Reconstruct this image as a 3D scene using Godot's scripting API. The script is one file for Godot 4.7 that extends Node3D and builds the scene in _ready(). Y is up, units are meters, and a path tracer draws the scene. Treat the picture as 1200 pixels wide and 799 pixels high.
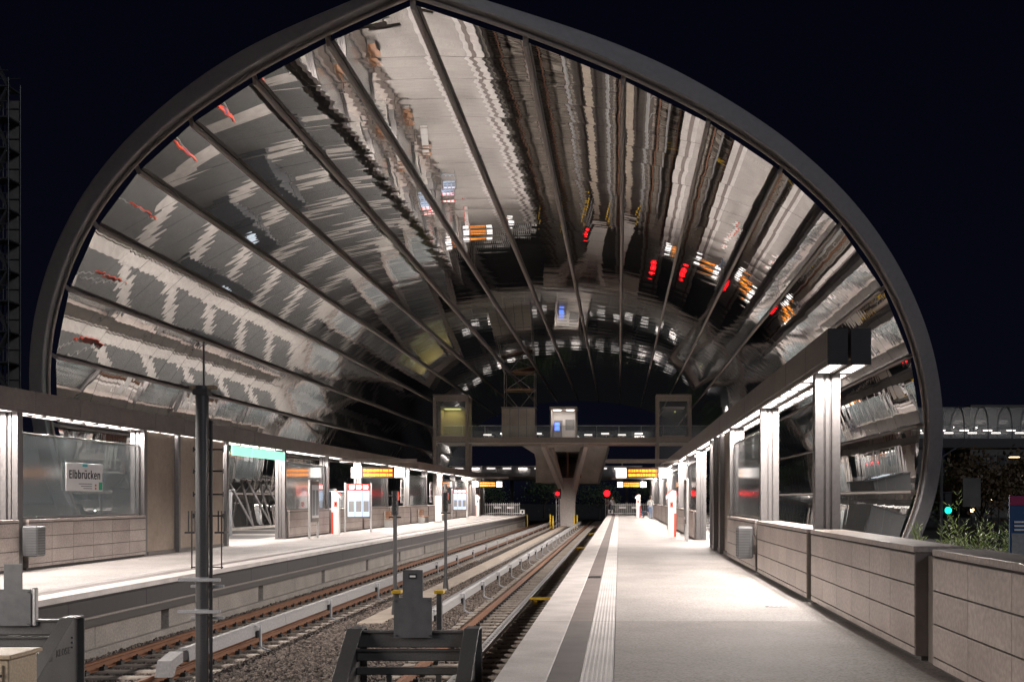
extends Node3D
# Station hall at night. x to the side, y up, -z into the picture (depth d = -z). Platform top is y = 0, the centre line between the tracks x = C.

const C := -5.0
const EYE := 1.57
const F := 1350.0        # focal length in pixels of the 1200 x 799 photograph
const VX := 725.5        # vanishing point of the tracks in the photograph
const VY := 584.0
const M0 := 17.3         # depth of the first column
const MP := 6.6          # bay
const EARLY := {1: 0, -1: 4}       # bays of the light beam before the first one in the picture
const SHIFT := {1: 0.0, -1: 0.95}   # the bays of the far platform start a little later
const RAIL := -0.97
var M := {}
var meshes := {}
var used := {}
var rng := RandomNumberGenerator.new()
const ORD := ["first", "second", "third", "fourth", "fifth", "sixth", "seventh", "eighth", "ninth", "tenth", "eleventh", "twelfth", "thirteenth", "fourteenth", "fifteenth", "sixteenth", "seventeenth", "eighteenth"]
const PLAT := {1: "shrub-side platform", -1: "name-sign platform"}


# ------------------------------------------------------------------ helpers
func at(px: float, py: float, d: float) -> Vector3:
	return Vector3((px - VX) * d / F, EYE + (VY - py) * d / F, -d)

func numbered(called: String) -> String:
	var n: int = used.get(called, 0)
	used[called] = n + 1
	return called if n == 0 else "%s_%03d" % [called, n]

func gp(n: Node) -> Vector3:
	var p := Vector3.ZERO
	while n != self and n is Node3D:
		p += n.position
		n = n.get_parent()
	return p

func thing(called: String, label: String, category: String, where := Vector3.ZERO, group := "", kind := "") -> Node3D:
	var o := Node3D.new()
	o.name = numbered(called)
	add_child(o)
	o.position = where
	o.set_meta("label", label)
	if category != "":
		o.set_meta("category", category)
	if group != "":
		o.set_meta("group", group)
	if kind != "":
		o.set_meta("kind", kind)
	return o

func structure(called: String, label := "") -> Node3D:
	var o := Node3D.new()
	o.name = numbered(called)
	add_child(o)
	o.set_meta("kind", "structure")
	if label != "":
		o.set_meta("label", label)
	return o

func part(parent: Node, called: String, mesh: Mesh, m: Material, pos := Vector3.ZERO, b := Basis()) -> MeshInstance3D:
	var o := MeshInstance3D.new()
	o.name = called
	o.mesh = mesh
	o.material_override = m
	parent.add_child(o, true)
	o.transform = Transform3D(b, pos - gp(parent))
	return o

func tool() -> SurfaceTool:
	var st := SurfaceTool.new()
	st.begin(Mesh.PRIMITIVE_TRIANGLES)
	return st

func face(st: SurfaceTool, pts: Array, out: Vector3) -> void:
	var n: Vector3 = (pts[1] - pts[0]).cross(pts[2] - pts[0])
	if n.length_squared() < 1e-14 and pts.size() > 3:
		n = (pts[2] - pts[0]).cross(pts[3] - pts[0])
	n = n.normalized()
	if n.dot(out) < 0.0:
		pts = pts.duplicate()
		pts.reverse()
		n = -n
	st.set_normal(n)
	for i in range(1, pts.size() - 1):
		st.add_vertex(pts[0])
		st.add_vertex(pts[i + 1])
		st.add_vertex(pts[i])

func add_box(st: SurfaceTool, c: Vector3, s: Vector3, b := Basis()) -> void:
	for ax in 3:
		for sg in [-1.0, 1.0]:
			var u := (ax + 1) % 3
			var v := (ax + 2) % 3
			var q := []
			for k in [[-1, -1], [1, -1], [1, 1], [-1, 1]]:
				var p := Vector3.ZERO
				p[ax] = sg * s[ax] / 2
				p[u] = k[0] * s[u] / 2
				p[v] = k[1] * s[v] / 2
				q.append(c + b * p)
			var o := Vector3.ZERO
			o[ax] = sg
			face(st, q, b * o)

func chamfer(s: Vector3, e: float) -> ArrayMesh:
	var key := "b%.4f_%.4f_%.4f_%.4f" % [s.x, s.y, s.z, e]
	if meshes.has(key):
		return meshes[key]
	var st := tool()
	var h := s / 2
	e = minf(e, minf(h.x, minf(h.y, h.z)) * 0.6)
	if e < 0.0015:
		add_box(st, Vector3.ZERO, s)
	else:
		var v := func(sx, sy, sz, ax):
			var p := Vector3(sx * (h.x - e), sy * (h.y - e), sz * (h.z - e))
			p[ax] = [sx, sy, sz][ax] * h[ax]
			return p
		for sg in [-1, 1]:
			face(st, [v.call(sg, -1, -1, 0), v.call(sg, 1, -1, 0), v.call(sg, 1, 1, 0), v.call(sg, -1, 1, 0)], Vector3(sg, 0, 0))
			face(st, [v.call(-1, sg, -1, 1), v.call(1, sg, -1, 1), v.call(1, sg, 1, 1), v.call(-1, sg, 1, 1)], Vector3(0, sg, 0))
			face(st, [v.call(-1, -1, sg, 2), v.call(1, -1, sg, 2), v.call(1, 1, sg, 2), v.call(-1, 1, sg, 2)], Vector3(0, 0, sg))
			for sh in [-1, 1]:
				face(st, [v.call(sg, sh, -1, 0), v.call(sg, sh, 1, 0), v.call(sg, sh, 1, 1), v.call(sg, sh, -1, 1)], Vector3(sg, sh, 0))
				face(st, [v.call(sg, -1, sh, 0), v.call(sg, 1, sh, 0), v.call(sg, 1, sh, 2), v.call(sg, -1, sh, 2)], Vector3(sg, 0, sh))
				face(st, [v.call(-1, sg, sh, 1), v.call(1, sg, sh, 1), v.call(1, sg, sh, 2), v.call(-1, sg, sh, 2)], Vector3(0, sg, sh))
				for sk in [-1, 1]:
					face(st, [v.call(sg, sh, sk, 0), v.call(sg, sh, sk, 1), v.call(sg, sh, sk, 2)], Vector3(sg, sh, sk))
	meshes[key] = st.commit()
	return meshes[key]

func box(parent: Node, called: String, c: Vector3, s: Vector3, m: Material, e := 0.004, b := Basis()) -> MeshInstance3D:
	return part(parent, called, chamfer(s, e), m, c, b)

func span(parent: Node, called: String, x0: float, x1: float, y0: float, y1: float, d0: float, d1: float, m: Material, e := 0.004) -> MeshInstance3D:
	return box(parent, called, Vector3((x0 + x1) / 2, (y0 + y1) / 2, -(d0 + d1) / 2), Vector3(absf(x1 - x0), absf(y1 - y0), absf(d1 - d0)), m, e)

# the same measured from the centre line: s is the side, u the distance
func side(parent: Node, called: String, s: int, u0: float, u1: float, y0: float, y1: float, d0: float, d1: float, m: Material, e := 0.004) -> MeshInstance3D:
	return span(parent, called, C + s * u0, C + s * u1, y0, y1, d0, d1, m, e)

func frame_for(dir: Vector3) -> Basis:
	var z := dir.normalized()
	var x := (Vector3.UP if absf(z.y) < 0.95 else Vector3.RIGHT).cross(z).normalized()
	return Basis(x, z.cross(x), z)

func add_tube(st: SurfaceTool, a: Vector3, b: Vector3, r0: float, r1: float, n := 8, caps := true) -> void:
	var f := frame_for(b - a)
	var ra := []
	var rb := []
	var nn := []
	for i in n:
		var t := TAU * i / n
		var o := f.x * cos(t) + f.y * sin(t)
		nn.append(o)
		ra.append(a + o * r0)
		rb.append(b + o * r1)
	for i in n:
		var j := (i + 1) % n
		for k in [[ra[i], nn[i]], [rb[i], nn[i]], [rb[j], nn[j]], [ra[i], nn[i]], [rb[j], nn[j]], [ra[j], nn[j]]]:
			st.set_normal(k[1])
			st.add_vertex(k[0])
	if caps:
		face(st, ra, -f.z)
		face(st, rb, f.z)

func tube(parent: Node, called: String, a: Vector3, b: Vector3, r: float, m: Material, n := 8, r1 := -1.0) -> MeshInstance3D:
	var mid := (a + b) / 2
	var st := tool()
	add_tube(st, a - mid, b - mid, r, r if r1 < 0 else r1, n)
	return part(parent, called, st.commit(), m, mid)

func bar(parent: Node, called: String, a: Vector3, b: Vector3, w: float, h: float, m: Material, e := 0.003) -> MeshInstance3D:
	return part(parent, called, chamfer(Vector3(w, h, a.distance_to(b)), e), m, (a + b) / 2, frame_for(b - a))

func add_prism(st: SurfaceTool, poly: Array, o: Vector3, ux: Vector3, uy: Vector3, w: Vector3) -> void:
	var pl := PackedVector2Array(poly)
	var area := 0.0
	for i in pl.size():
		area += pl[i].cross(pl[(i + 1) % pl.size()])
	var sg := signf(area)
	for i in pl.size():
		var a := pl[i]
		var b := pl[(i + 1) % pl.size()]
		var e := (b - a)
		var n2 := Vector2(e.y, -e.x) * sg
		var pa := o + ux * a.x + uy * a.y
		var pb := o + ux * b.x + uy * b.y
		face(st, [pa, pb, pb + w, pa + w], ux * n2.x + uy * n2.y)
	var t := Geometry2D.triangulate_polygon(pl)
	for i in range(0, t.size(), 3):
		var q := []
		for k in 3:
			q.append(o + ux * pl[t[i + k]].x + uy * pl[t[i + k]].y)
		face(st, q, -w)
		face(st, [q[0] + w, q[1] + w, q[2] + w], w)

# a profile in x and y drawn into the depth
func extrude(poly: Array, d0: float, d1: float) -> ArrayMesh:
	var st := tool()
	add_prism(st, poly, Vector3(0, 0, -d0), Vector3.RIGHT, Vector3.UP, Vector3(0, 0, -(d1 - d0)))
	return st.commit()

func text(parent: Node, called: String, what: String, height: float, c: Vector3, b: Basis, m: Material, wide := 1.0, bold := false) -> MeshInstance3D:
	var t := TextMesh.new()
	var f := SystemFont.new()
	f.font_names = PackedStringArray(["Droid Sans"])
	f.font_weight = 700 if bold else 400
	t.font = f
	t.text = what
	t.font_size = 64
	t.pixel_size = height / 46.0
	t.depth = 0.004
	return part(parent, called, t, m, c, b * Basis.from_scale(Vector3(wide, 1, 1)))

func lin(r: float, g: float, b: float, a := 1.0) -> Color:
	var c := Color(r, g, b).linear_to_srgb()
	c.a = a
	return c

func noise(seed_: int, freq: float, lo: float, hi: float, kind := FastNoiseLite.TYPE_SIMPLEX_SMOOTH, oct := 4, size := 512) -> NoiseTexture2D:
	var n := FastNoiseLite.new()
	n.seed = seed_
	n.noise_type = kind
	n.frequency = freq
	n.fractal_octaves = oct
	var t := NoiseTexture2D.new()
	t.noise = n
	t.width = size
	t.height = size
	t.seamless = true
	var g := Gradient.new()
	g.set_color(0, Color(lo, lo, lo).linear_to_srgb())
	g.set_color(1, Color(hi, hi, hi).linear_to_srgb())
	t.color_ramp = g
	return t

func mat(key: String, c: Color, rough: float, metal := 0.0, tex: Texture2D = null, tile := 1.0, bump := 0.0, det: Texture2D = null, rtex: Texture2D = null) -> StandardMaterial3D:
	var m := StandardMaterial3D.new()
	m.resource_name = key
	m.albedo_color = c
	m.roughness = rough
	m.metallic = metal
	m.uv1_triplanar = true
	m.uv1_world_triplanar = true
	m.uv1_scale = Vector3.ONE / tile
	if tex:
		m.albedo_texture = tex
		if bump != 0.0:
			m.heightmap_enabled = true
			m.heightmap_texture = tex
			m.heightmap_scale = bump
	if det:
		m.detail_enabled = true
		m.detail_albedo = det
		m.detail_blend_mode = BaseMaterial3D.BLEND_MODE_MUL
		m.detail_uv_layer = BaseMaterial3D.DETAIL_UV_2
		m.uv2_triplanar = true
		m.uv2_world_triplanar = true
		m.uv2_scale = Vector3.ONE / (tile * 5.3)
	if rtex:
		m.roughness_texture = rtex
	M[key] = m
	return m

func glow(key: String, c: Color, energy: float) -> StandardMaterial3D:
	var m := StandardMaterial3D.new()
	m.resource_name = key
	m.albedo_color = c
	m.roughness = 0.5
	m.emission_enabled = true
	m.emission = c
	m.emission_energy_multiplier = energy
	M[key] = m
	return m

func pane(key: String, c: Color, alpha: float, metal: float, rough := 0.0) -> StandardMaterial3D:
	var m := StandardMaterial3D.new()
	m.resource_name = key
	c.a = alpha
	m.albedo_color = c
	m.transparency = BaseMaterial3D.TRANSPARENCY_ALPHA
	m.metallic = metal
	m.roughness = rough
	m.cull_mode = BaseMaterial3D.CULL_DISABLED
	M[key] = m
	return m

func area_light(parent: Node, called: String, pos: Vector3, b: Basis, size: Vector2, energy: float, c: Color) -> void:
	var l := AreaLight3D.new()
	l.name = called
	l.area_size = size
	l.light_energy = energy
	l.light_color = c
	l.area_normalize_energy = true
	l.area_range = 60.0
	l.shadow_enabled = true
	parent.add_child(l, true)
	l.transform = Transform3D(b, pos - gp(parent))

func downlight(parent: Node, called: String, pos: Vector3, energy: float, c: Color) -> void:
	var l := SpotLight3D.new()
	l.name = called
	l.light_energy = energy
	l.light_color = c
	l.light_size = 0.05
	l.spot_angle = 86.0
	l.spot_angle_attenuation = 0.15
	l.spot_range = 60.0
	l.spot_attenuation = 2.0
	l.shadow_enabled = true
	parent.add_child(l, true)
	l.transform = Transform3D(DOWN, pos - gp(parent))

func omni(parent: Node, called: String, pos: Vector3, energy: float, c: Color, size := 0.05) -> void:
	var l := OmniLight3D.new()
	l.name = called
	l.light_energy = energy
	l.light_color = c
	l.light_size = size
	l.omni_range = 40.0
	l.omni_attenuation = 2.0
	l.shadow_enabled = true
	parent.add_child(l, true)
	l.position = pos - gp(parent)

const DOWN := Basis(Vector3(1, 0, 0), Vector3(0, 0, -1), Vector3(0, 1, 0))
const TO_PLUS_X := Basis(Vector3(0, 0, -1), Vector3(0, 1, 0), Vector3(1, 0, 0))
const TO_MINUS_X := Basis(Vector3(0, 0, 1), Vector3(0, 1, 0), Vector3(-1, 0, 0))
const LAMP_COLOR := Color(1.0, 0.962, 0.937)
const LAMP_POWER := 9.0   # per lamp of 1.04 m


# ------------------------------------------------------------------ scene
func _ready() -> void:
	rng.seed = 11
	var cam := Camera3D.new()
	cam.name = "camera"
	add_child(cam)
	cam.position = Vector3(0, EYE, 0)
	cam.projection = Camera3D.PROJECTION_FRUSTUM
	cam.near = 0.1
	cam.far = 900.0
	cam.size = 0.1 * 799.0 / F
	cam.frustum_offset = Vector2(0.1 * (600.0 - VX) / F, 0.1 * (VY - 399.5) / F)
	cam.current = true

	var env := Environment.new()
	env.background_mode = Environment.BG_SKY
	var sky := Sky.new()
	var sm := ProceduralSkyMaterial.new()
	sm.sky_top_color = lin(0.0008, 0.0011, 0.0034)
	sm.sky_horizon_color = lin(0.0027, 0.0031, 0.0068)
	sm.sky_curve = 0.2
	sm.ground_bottom_color = lin(0.0008, 0.0008, 0.001)
	sm.ground_horizon_color = lin(0.0014, 0.0015, 0.0026)
	sky.sky_material = sm
	env.sky = sky
	env.tonemap_mode = Environment.TONE_MAPPER_LINEAR
	env.tonemap_exposure = 1.0
	env.sdfgi_enabled = true
	env.ssao_enabled = true
	env.ssil_enabled = true
	var we := WorldEnvironment.new()
	we.name = "environment"
	we.environment = env
	add_child(we)

	# faint bluish glow of the town on everything that faces away from the hall
	var town_light := DirectionalLight3D.new()
	town_light.name = "town_glow"
	add_child(town_light)
	town_light.look_at_from_position(Vector3(9, 5.5, 10), Vector3.ZERO)
	town_light.light_energy = 0.2
	town_light.light_color = Color(0.93, 0.95, 1.0)
	town_light.light_angular_distance = 12.0
	town_light.shadow_enabled = true
	town_light.sky_mode = DirectionalLight3D.SKY_MODE_LIGHT_ONLY

	materials()
	ground()
	platforms()
	for s in [1, -1]:
		bays(s)
	shell()
	for s in [1, -1]:
		light_beam(s)
	tracks()
	ballast()
	bridge()
	behind_walls()
	platform_things()
	track_things()
	surroundings()
	people()


func materials() -> void:
	var fine := noise(1, 0.05, 0.62, 1.15, FastNoiseLite.TYPE_SIMPLEX_SMOOTH, 5)
	var grit := noise(2, 0.32, 0.62, 1.25, FastNoiseLite.TYPE_VALUE, 3)
	var rough_grit := noise(12, 0.3, 0.4, 1.5, FastNoiseLite.TYPE_VALUE, 3)
	var blot := noise(3, 0.012, 0.72, 1.12, FastNoiseLite.TYPE_SIMPLEX_SMOOTH, 5)
	var cells := noise(4, 0.06, 0.5, 1.6, FastNoiseLite.TYPE_CELLULAR, 2)
	var streak := noise(5, 0.03, 0.8, 1.1, FastNoiseLite.TYPE_PERLIN, 3)
	mat("floor", lin(0.365, 0.33, 0.307), 0.78, 0.0, rough_grit, 2.6, 0.12, blot)
	mat("edge_slab", lin(0.60, 0.55, 0.52), 0.7, 0.0, grit, 1.1, 0.05, blot)
	mat("dark_strip", lin(0.175, 0.14, 0.125), 0.8, 0.0, grit, 0.9, 0.1, blot)
	mat("tactile", lin(0.64, 0.595, 0.57), 0.65, 0.0, grit, 1.3, 0.04, blot)
	var tn := 0
	for k in [[0.275, 0.23, 0.205], [0.26, 0.217, 0.193], [0.292, 0.246, 0.22]]:
		mat("tile%d" % tn, lin(k[0] * 1.5, k[1] * 1.5, k[2] * 1.5), 0.42, 0.0, fine, 1.4 + 0.3 * tn, 0.0, blot)
		tn += 1
	mat("coping", lin(0.4, 0.335, 0.3), 0.45, 0.0, fine, 1.3, 0.0, blot)
	mat("floor_old", lin(0.285, 0.25, 0.228), 0.8, 0.0, rough_grit, 2.6, 0.12, blot)
	mat("strip_old", lin(0.12, 0.1, 0.09), 0.8, 0.0, grit, 0.9, 0.1, blot)
	mat("pillar_steel", lin(0.58, 0.52, 0.485), 0.45, 0.0, streak, 2.4)
	mat("joint", lin(0.03, 0.026, 0.024), 0.8)
	mat("plinth", lin(0.05, 0.043, 0.04), 0.6, 0.0, fine, 1.0)
	mat("cladding", lin(0.17, 0.142, 0.126), 0.42, 0.0, streak, 2.2, 0.0, blot)
	mat("cladding_dark", lin(0.028, 0.025, 0.026), 0.5, 0.0, streak, 2.0)
	mat("soffit", lin(0.4, 0.36, 0.335), 0.5)
	mat("column", lin(0.115, 0.107, 0.105), 0.4, 0.0, streak, 1.0)
	mat("bronze", lin(0.34, 0.265, 0.205), 0.36, 0.2, streak, 2.2, 0.0, blot)
	mat("shell_steel", lin(0.24, 0.205, 0.185), 0.42, 0.0, streak, 2.4)
	mat("arch_steel", lin(0.23, 0.222, 0.228), 0.4, 0.0, streak, 2.4)
	mat("concrete", lin(0.29, 0.26, 0.23), 0.85, 0.0, fine, 1.6, 0.15, blot)
	mat("concrete_light", lin(0.74, 0.67, 0.60), 0.8, 0.0, fine, 2.0, 0.1, blot)
	mat("trough", lin(0.42, 0.345, 0.275), 0.85, 0.0, grit, 1.0, 0.1, blot)
	mat("rust", lin(0.19, 0.075, 0.03), 0.75, 0.0, fine, 0.5, 0.05, blot)
	mat("rail_web", lin(0.085, 0.045, 0.028), 0.85, 0.0, fine, 0.4)
	mat("sleeper0", lin(0.32, 0.275, 0.23), 0.9, 0.0, grit, 0.7, 0.15, blot)
	mat("sleeper1", lin(0.27, 0.225, 0.185), 0.9, 0.0, grit, 0.8, 0.15, blot)
	mat("ballast", lin(0.105, 0.082, 0.068), 0.95, 0.0, cells, 0.55, 3.0, blot)
	mat("clip", lin(0.02, 0.018, 0.017), 0.7)
	mat("cover", lin(0.27, 0.26, 0.255), 0.6, 0.0, fine, 1.5)
	mat("galvanised", lin(0.105, 0.105, 0.108), 0.4, 0.0, cells, 0.22, 0.0, blot)
	mat("galvanised_light", lin(0.33, 0.33, 0.34), 0.45, 0.0, cells, 0.3)
	mat("buffer_steel", lin(0.075, 0.072, 0.07), 0.5, 0.0, fine, 0.7, 0.0, blot)
	mat("mast_steel", lin(0.06, 0.059, 0.06), 0.35, 0.0, fine, 0.6)
	mat("black", lin(0.01, 0.01, 0.011), 0.5)
	mat("yellow", lin(0.75, 0.47, 0.03), 0.6, 0.0, fine, 0.5)
	mat("beige", lin(0.36, 0.28, 0.19), 0.55, 0.0, fine, 1.0)
	mat("red", lin(0.62, 0.07, 0.035), 0.4)
	mat("white", lin(0.72, 0.70, 0.68), 0.4)
	mat("steel_light", lin(0.5, 0.49, 0.48), 0.35, 0.6, streak, 0.6)
	mat("wood", lin(0.33, 0.15, 0.065), 0.55, 0.0, streak, 0.3)
	mat("ground", lin(0.04, 0.038, 0.035), 0.95, 0.0, grit, 2.0, 0.3, blot)
	mat("paving", lin(0.27, 0.245, 0.225), 0.8, 0.0, grit, 1.2, 0.1, blot)
	mat("asphalt", lin(0.045, 0.043, 0.041), 0.9, 0.0, grit, 1.0, 0.3, blot)
	mat("slate", lin(0.035, 0.038, 0.042), 0.5, 0.0, streak, 1.5)
	mat("soil", lin(0.05, 0.038, 0.026), 0.95, 0.0, cells, 0.6, 2.0)
	mat("sign_blue", lin(0.01, 0.055, 0.16), 0.45)
	mat("sign_magenta", lin(0.3, 0.008, 0.07), 0.45)
	mat("ink", lin(0.02, 0.02, 0.025), 0.6)
	mat("teal", lin(0.02, 0.36, 0.42), 0.5)
	mat("green_ink", lin(0.02, 0.30, 0.16), 0.5)
	mat("grey_print", lin(0.3, 0.3, 0.3), 0.6, 0.0, blot, 0.4)
	mat("rendered", lin(0.12, 0.11, 0.1), 0.85, 0.0, blot, 6.0)
	mat("bark", lin(0.055, 0.042, 0.03), 0.9, 0.0, fine, 0.6, 1.0)
	for k in [["leaf", 0.07, 0.095, 0.04], ["leaf_pale", 0.15, 0.18, 0.08], ["leaf_rust", 0.08, 0.05, 0.022]]:
		var m := mat(k[0], lin(k[1], k[2], k[3]), 0.6)
		m.backlight_enabled = true
		m.backlight = lin(k[1] * 0.7, k[2] * 0.8, k[3] * 0.5)
		m.cull_mode = BaseMaterial3D.CULL_DISABLED
	pane("shell_glass", lin(0.45, 0.45, 0.445), 0.04, 0.95, 0.005)
	pane("screen_glass", lin(0.23, 0.275, 0.285), 0.45, 0.0, 0.09)
	pane("tube_glass", lin(0.3, 0.31, 0.31), 0.4, 0.0, 0.05)
	pane("clear_glass", lin(0.7, 0.78, 0.8), 0.05, 0.03)
	glow("lamp", LAMP_COLOR, 4.0)
	glow("rail_lamp_light", LAMP_COLOR, 1.5)
	glow("white_box_light", Color(1.0, 0.985, 0.97), 2.6)
	glow("amber_light", Color(1.0, 0.62, 0.12), 1.9)
	glow("amber_dim_light", Color(0.8, 0.42, 0.05), 0.28)
	glow("exit_light", Color(0.66, 1.0, 0.86), 1.0)
	glow("map_light", Color(0.72, 0.82, 0.95), 0.45)
	glow("map_red_light", Color(1.0, 0.16, 0.14), 0.9)
	glow("red_light", Color(1.0, 0.06, 0.1), 5.0)
	glow("screen_blue_light", Color(0.35, 0.5, 1.0), 2.2)
	glow("lift_light", Color(0.93, 0.95, 0.6), 0.9)
	glow("street_light", Color(1.0, 0.86, 0.6), 9.0)
	glow("green_light", Color(0.1, 0.85, 0.7), 2.2)
	glow("orange_light", Color(1.0, 0.5, 0.1), 4.0)
	glow("window_bright_light", Color(0.9, 0.95, 1.0), 0.7)
	glow("window_light", Color(1.0, 0.9, 0.72), 0.06)


# ------------------------------------------------------------------ setting
func ground() -> void:
	var g := structure("ground")
	var st := tool()
	add_box(st, Vector3(0, -1.85, -200), Vector3(900, 0.5, 900))
	part(g, "ground", st.commit(), M.ground)
	# paved strips between the back walls and the foot of the glass
	for s in [1, -1]:
		var w := structure("path")
		side(w, "asphalt", s, 8.45, 17.4, -0.5, -0.04, 31.0, 142.0, M.asphalt, 0.0)
		var d := 31.0
		while d < 141.0:
			side(w, "paving_slab", s, 8.45, 9.3, -0.3, -0.028, d + 0.006, d + 1.644, M.paving, 0.004)
			side(w, "kerb_stone", s, 14.3, 14.6, -0.3, 0.08, d + 0.006, d + 1.644, M.concrete, 0.01)
			d += 1.65
		for k in range(2, 18):
			var pd: float = M0 + SHIFT[s] + MP * k
			side(w, "paved_band", s, 9.31, 14.28, -0.3, -0.032, pd - 0.8, pd + 0.8, M.paving, 0.004)
		for k in [3, 12]:
			side(w, "paved_landing", s, 9.31, 11.2, -0.3, -0.025, M0 + SHIFT[s] + MP * k + 0.82, M0 + SHIFT[s] + MP * (k + 1) - 0.82, M.paving, 0.0)
	var b := structure("planting_bed")
	span(b, "planting_bed", 3.5, 26.0, -1.6, -0.35, -3.0, 30.6, M.soil, 0.0)


func platforms() -> void:
	for s in [1, -1]:
		var p := structure("platform", "station platform with pale stone edge and ribbed guiding strip, the " + PLAT[s])
		var cuts := [-4.0, 14.7, 34.5, 54.3, 74.1, 93.9, 110.0]
		for i in cuts.size() - 1:
			var a: float = cuts[i] + 0.006
			var b: float = cuts[i + 1] - 0.006
			side(p, "floor_slab", s, 4.955, 8.4, -0.22, 0.0, a, b, M.floor_old if i == 0 and s == 1 else M.floor, 0.003)
			side(p, "edge_slab", s, 3.92, 4.372, -0.1, 0.0, a, b, M.edge_slab, 0.006)
			side(p, "dark_strip", s, 4.378, 4.655, -0.22, 0.0, a, b, M.strip_old if i == 0 and s == 1 else M.dark_strip, 0.002)
			var prof := [Vector2(C + s * 4.66, -0.2), Vector2(C + s * 4.95, -0.2), Vector2(C + s * 4.95, 0.001)]
			for k in 7:
				var u := 4.932 - k * 0.041
				prof += [Vector2(C + s * u, 0.001), Vector2(C + s * (u - 0.004), 0.006), Vector2(C + s * (u - 0.018), 0.006), Vector2(C + s * (u - 0.022), 0.001)]
			prof.append(Vector2(C + s * 4.66, 0.001))
			part(p, "guiding_strip", extrude(prof, a, b), M.tactile)
		side(p, "slab_core", s, 3.99, 8.4, -0.62, -0.225, -4.0, 110.0, M.plinth, 0.0)
		side(p, "nosing", s, 3.93, 4.3, -0.13, -0.104, -4.0, 110.0, M.joint, 0.0)
		var d := -3.0
		while d < 109.0:
			side(p, "fascia", s, 3.95, 3.985, -0.43, -0.14, d + 0.006, minf(d + 3.1, 110.0) - 0.006, M.cladding_dark, 0.003)
			d += 3.1
		side(p, "ledge", s, 3.935, 4.0, -0.475, -0.435, -4.0, 110.0, M.concrete, 0.008)
		d = -1.6
		while d < 108.0:
			var e := minf(d + 6.2, 110.0)
			var half := (d + e) / 2
			side(p, "wall_panel", s, 4.15, 4.85, -1.4, -0.62, d + 0.2, half - 0.008, M.concrete, 0.008)
			side(p, "wall_panel", s, 4.15, 4.85, -1.4, -0.62, half + 0.008, e - 0.2, M.concrete, 0.008)
			side(p, "wall_recess", s, 4.75, 4.85, -1.4, -0.62, e - 0.2, e + 0.2, M.concrete, 0.0)
			d += 6.2
		side(p, "footing", s, 4.02, 4.14, -1.4, -1.03, -4.0, 110.0, M.concrete, 0.01)
		side(p, "slab_end", s, 3.97, 8.4, -1.4, -0.23, 110.0, 110.3, M.concrete, 0.01)


func parapet(s: int, d0: float, d1: float, label: String, core := true) -> void:
	var t := thing("parapet_wall", label, "wall", Vector3(C + s * 8.05, 0, -(d0 + d1) / 2), "tiled parapet walls along the platforms")
	side(t, "core", s, 7.88, 8.28, 0.05, 1.048, d0 + 0.012, d1 - 0.012, M.joint, 0.0)
	side(t, "plinth", s, 7.93, 8.27, 0.0, 0.05, d0 + 0.05, d1 - 0.05, M.plinth, 0.0)
	side(t, "end_plate", s, 7.862, 8.29, 0.05, 1.046, d0, d0 + 0.01, M.cladding, 0.002)
	side(t, "end_plate", s, 7.862, 8.29, 0.05, 1.046, d1 - 0.01, d1, M.cladding, 0.002)
	side(t, "rear_plate", s, 8.285, 8.3, 0.05, 1.046, d0 + 0.012, d1 - 0.012, M.cladding, 0.002)
	var n := maxi(1, roundi((d1 - d0) / 1.0))
	var w := (d1 - d0) / n
	var rows := [0.055, 0.135, 0.435, 0.735, 1.035]
	if d0 > 60.0:
		n = maxi(1, n / 2)
		w = (d1 - d0) / n
	for i in n:
		for r in 4:
			side(t, "tile", s, 7.85, 7.878, rows[r] + 0.0065, rows[r + 1] - 0.0065, d0 + w * i + 0.005, d0 + w * (i + 1) - 0.005, M["tile%d" % rng.randi_range(0, 2)], 0.002)
		side(t, "coping_stone", s, 7.845, 8.32, 1.05, 1.11, d0 + w * i + 0.0015, d0 + w * (i + 1) - 0.0015, M.coping, 0.004)


func column(s: int, d: float, label: String) -> void:
	var t := thing("platform_column", label, "column", Vector3(C + s * 8.12, 0, -d), "light grey columns under the light beams")
	for u in [[7.93, 8.055, 0.11], [8.09, 8.15, 0.085], [8.185, 8.31, 0.11]]:
		side(t, "profile", s, u[0], u[1], 0.0, 3.44, d - u[2], d + u[2], M.column, 0.006)
	side(t, "web", s, 7.96, 8.29, 0.0, 3.44, d - 0.03, d + 0.03, M.column, 0.0)
	side(t, "foot_plate", s, 7.9, 8.34, 0.0, 0.015, d - 0.14, d + 0.14, M.cladding, 0.002)


const BAYS := ["wall", "glass", "panel", "open", "glass", "wall", "glass", "wall", "glass", "wall", "glass", "glass", "open", "panel"]

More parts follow.
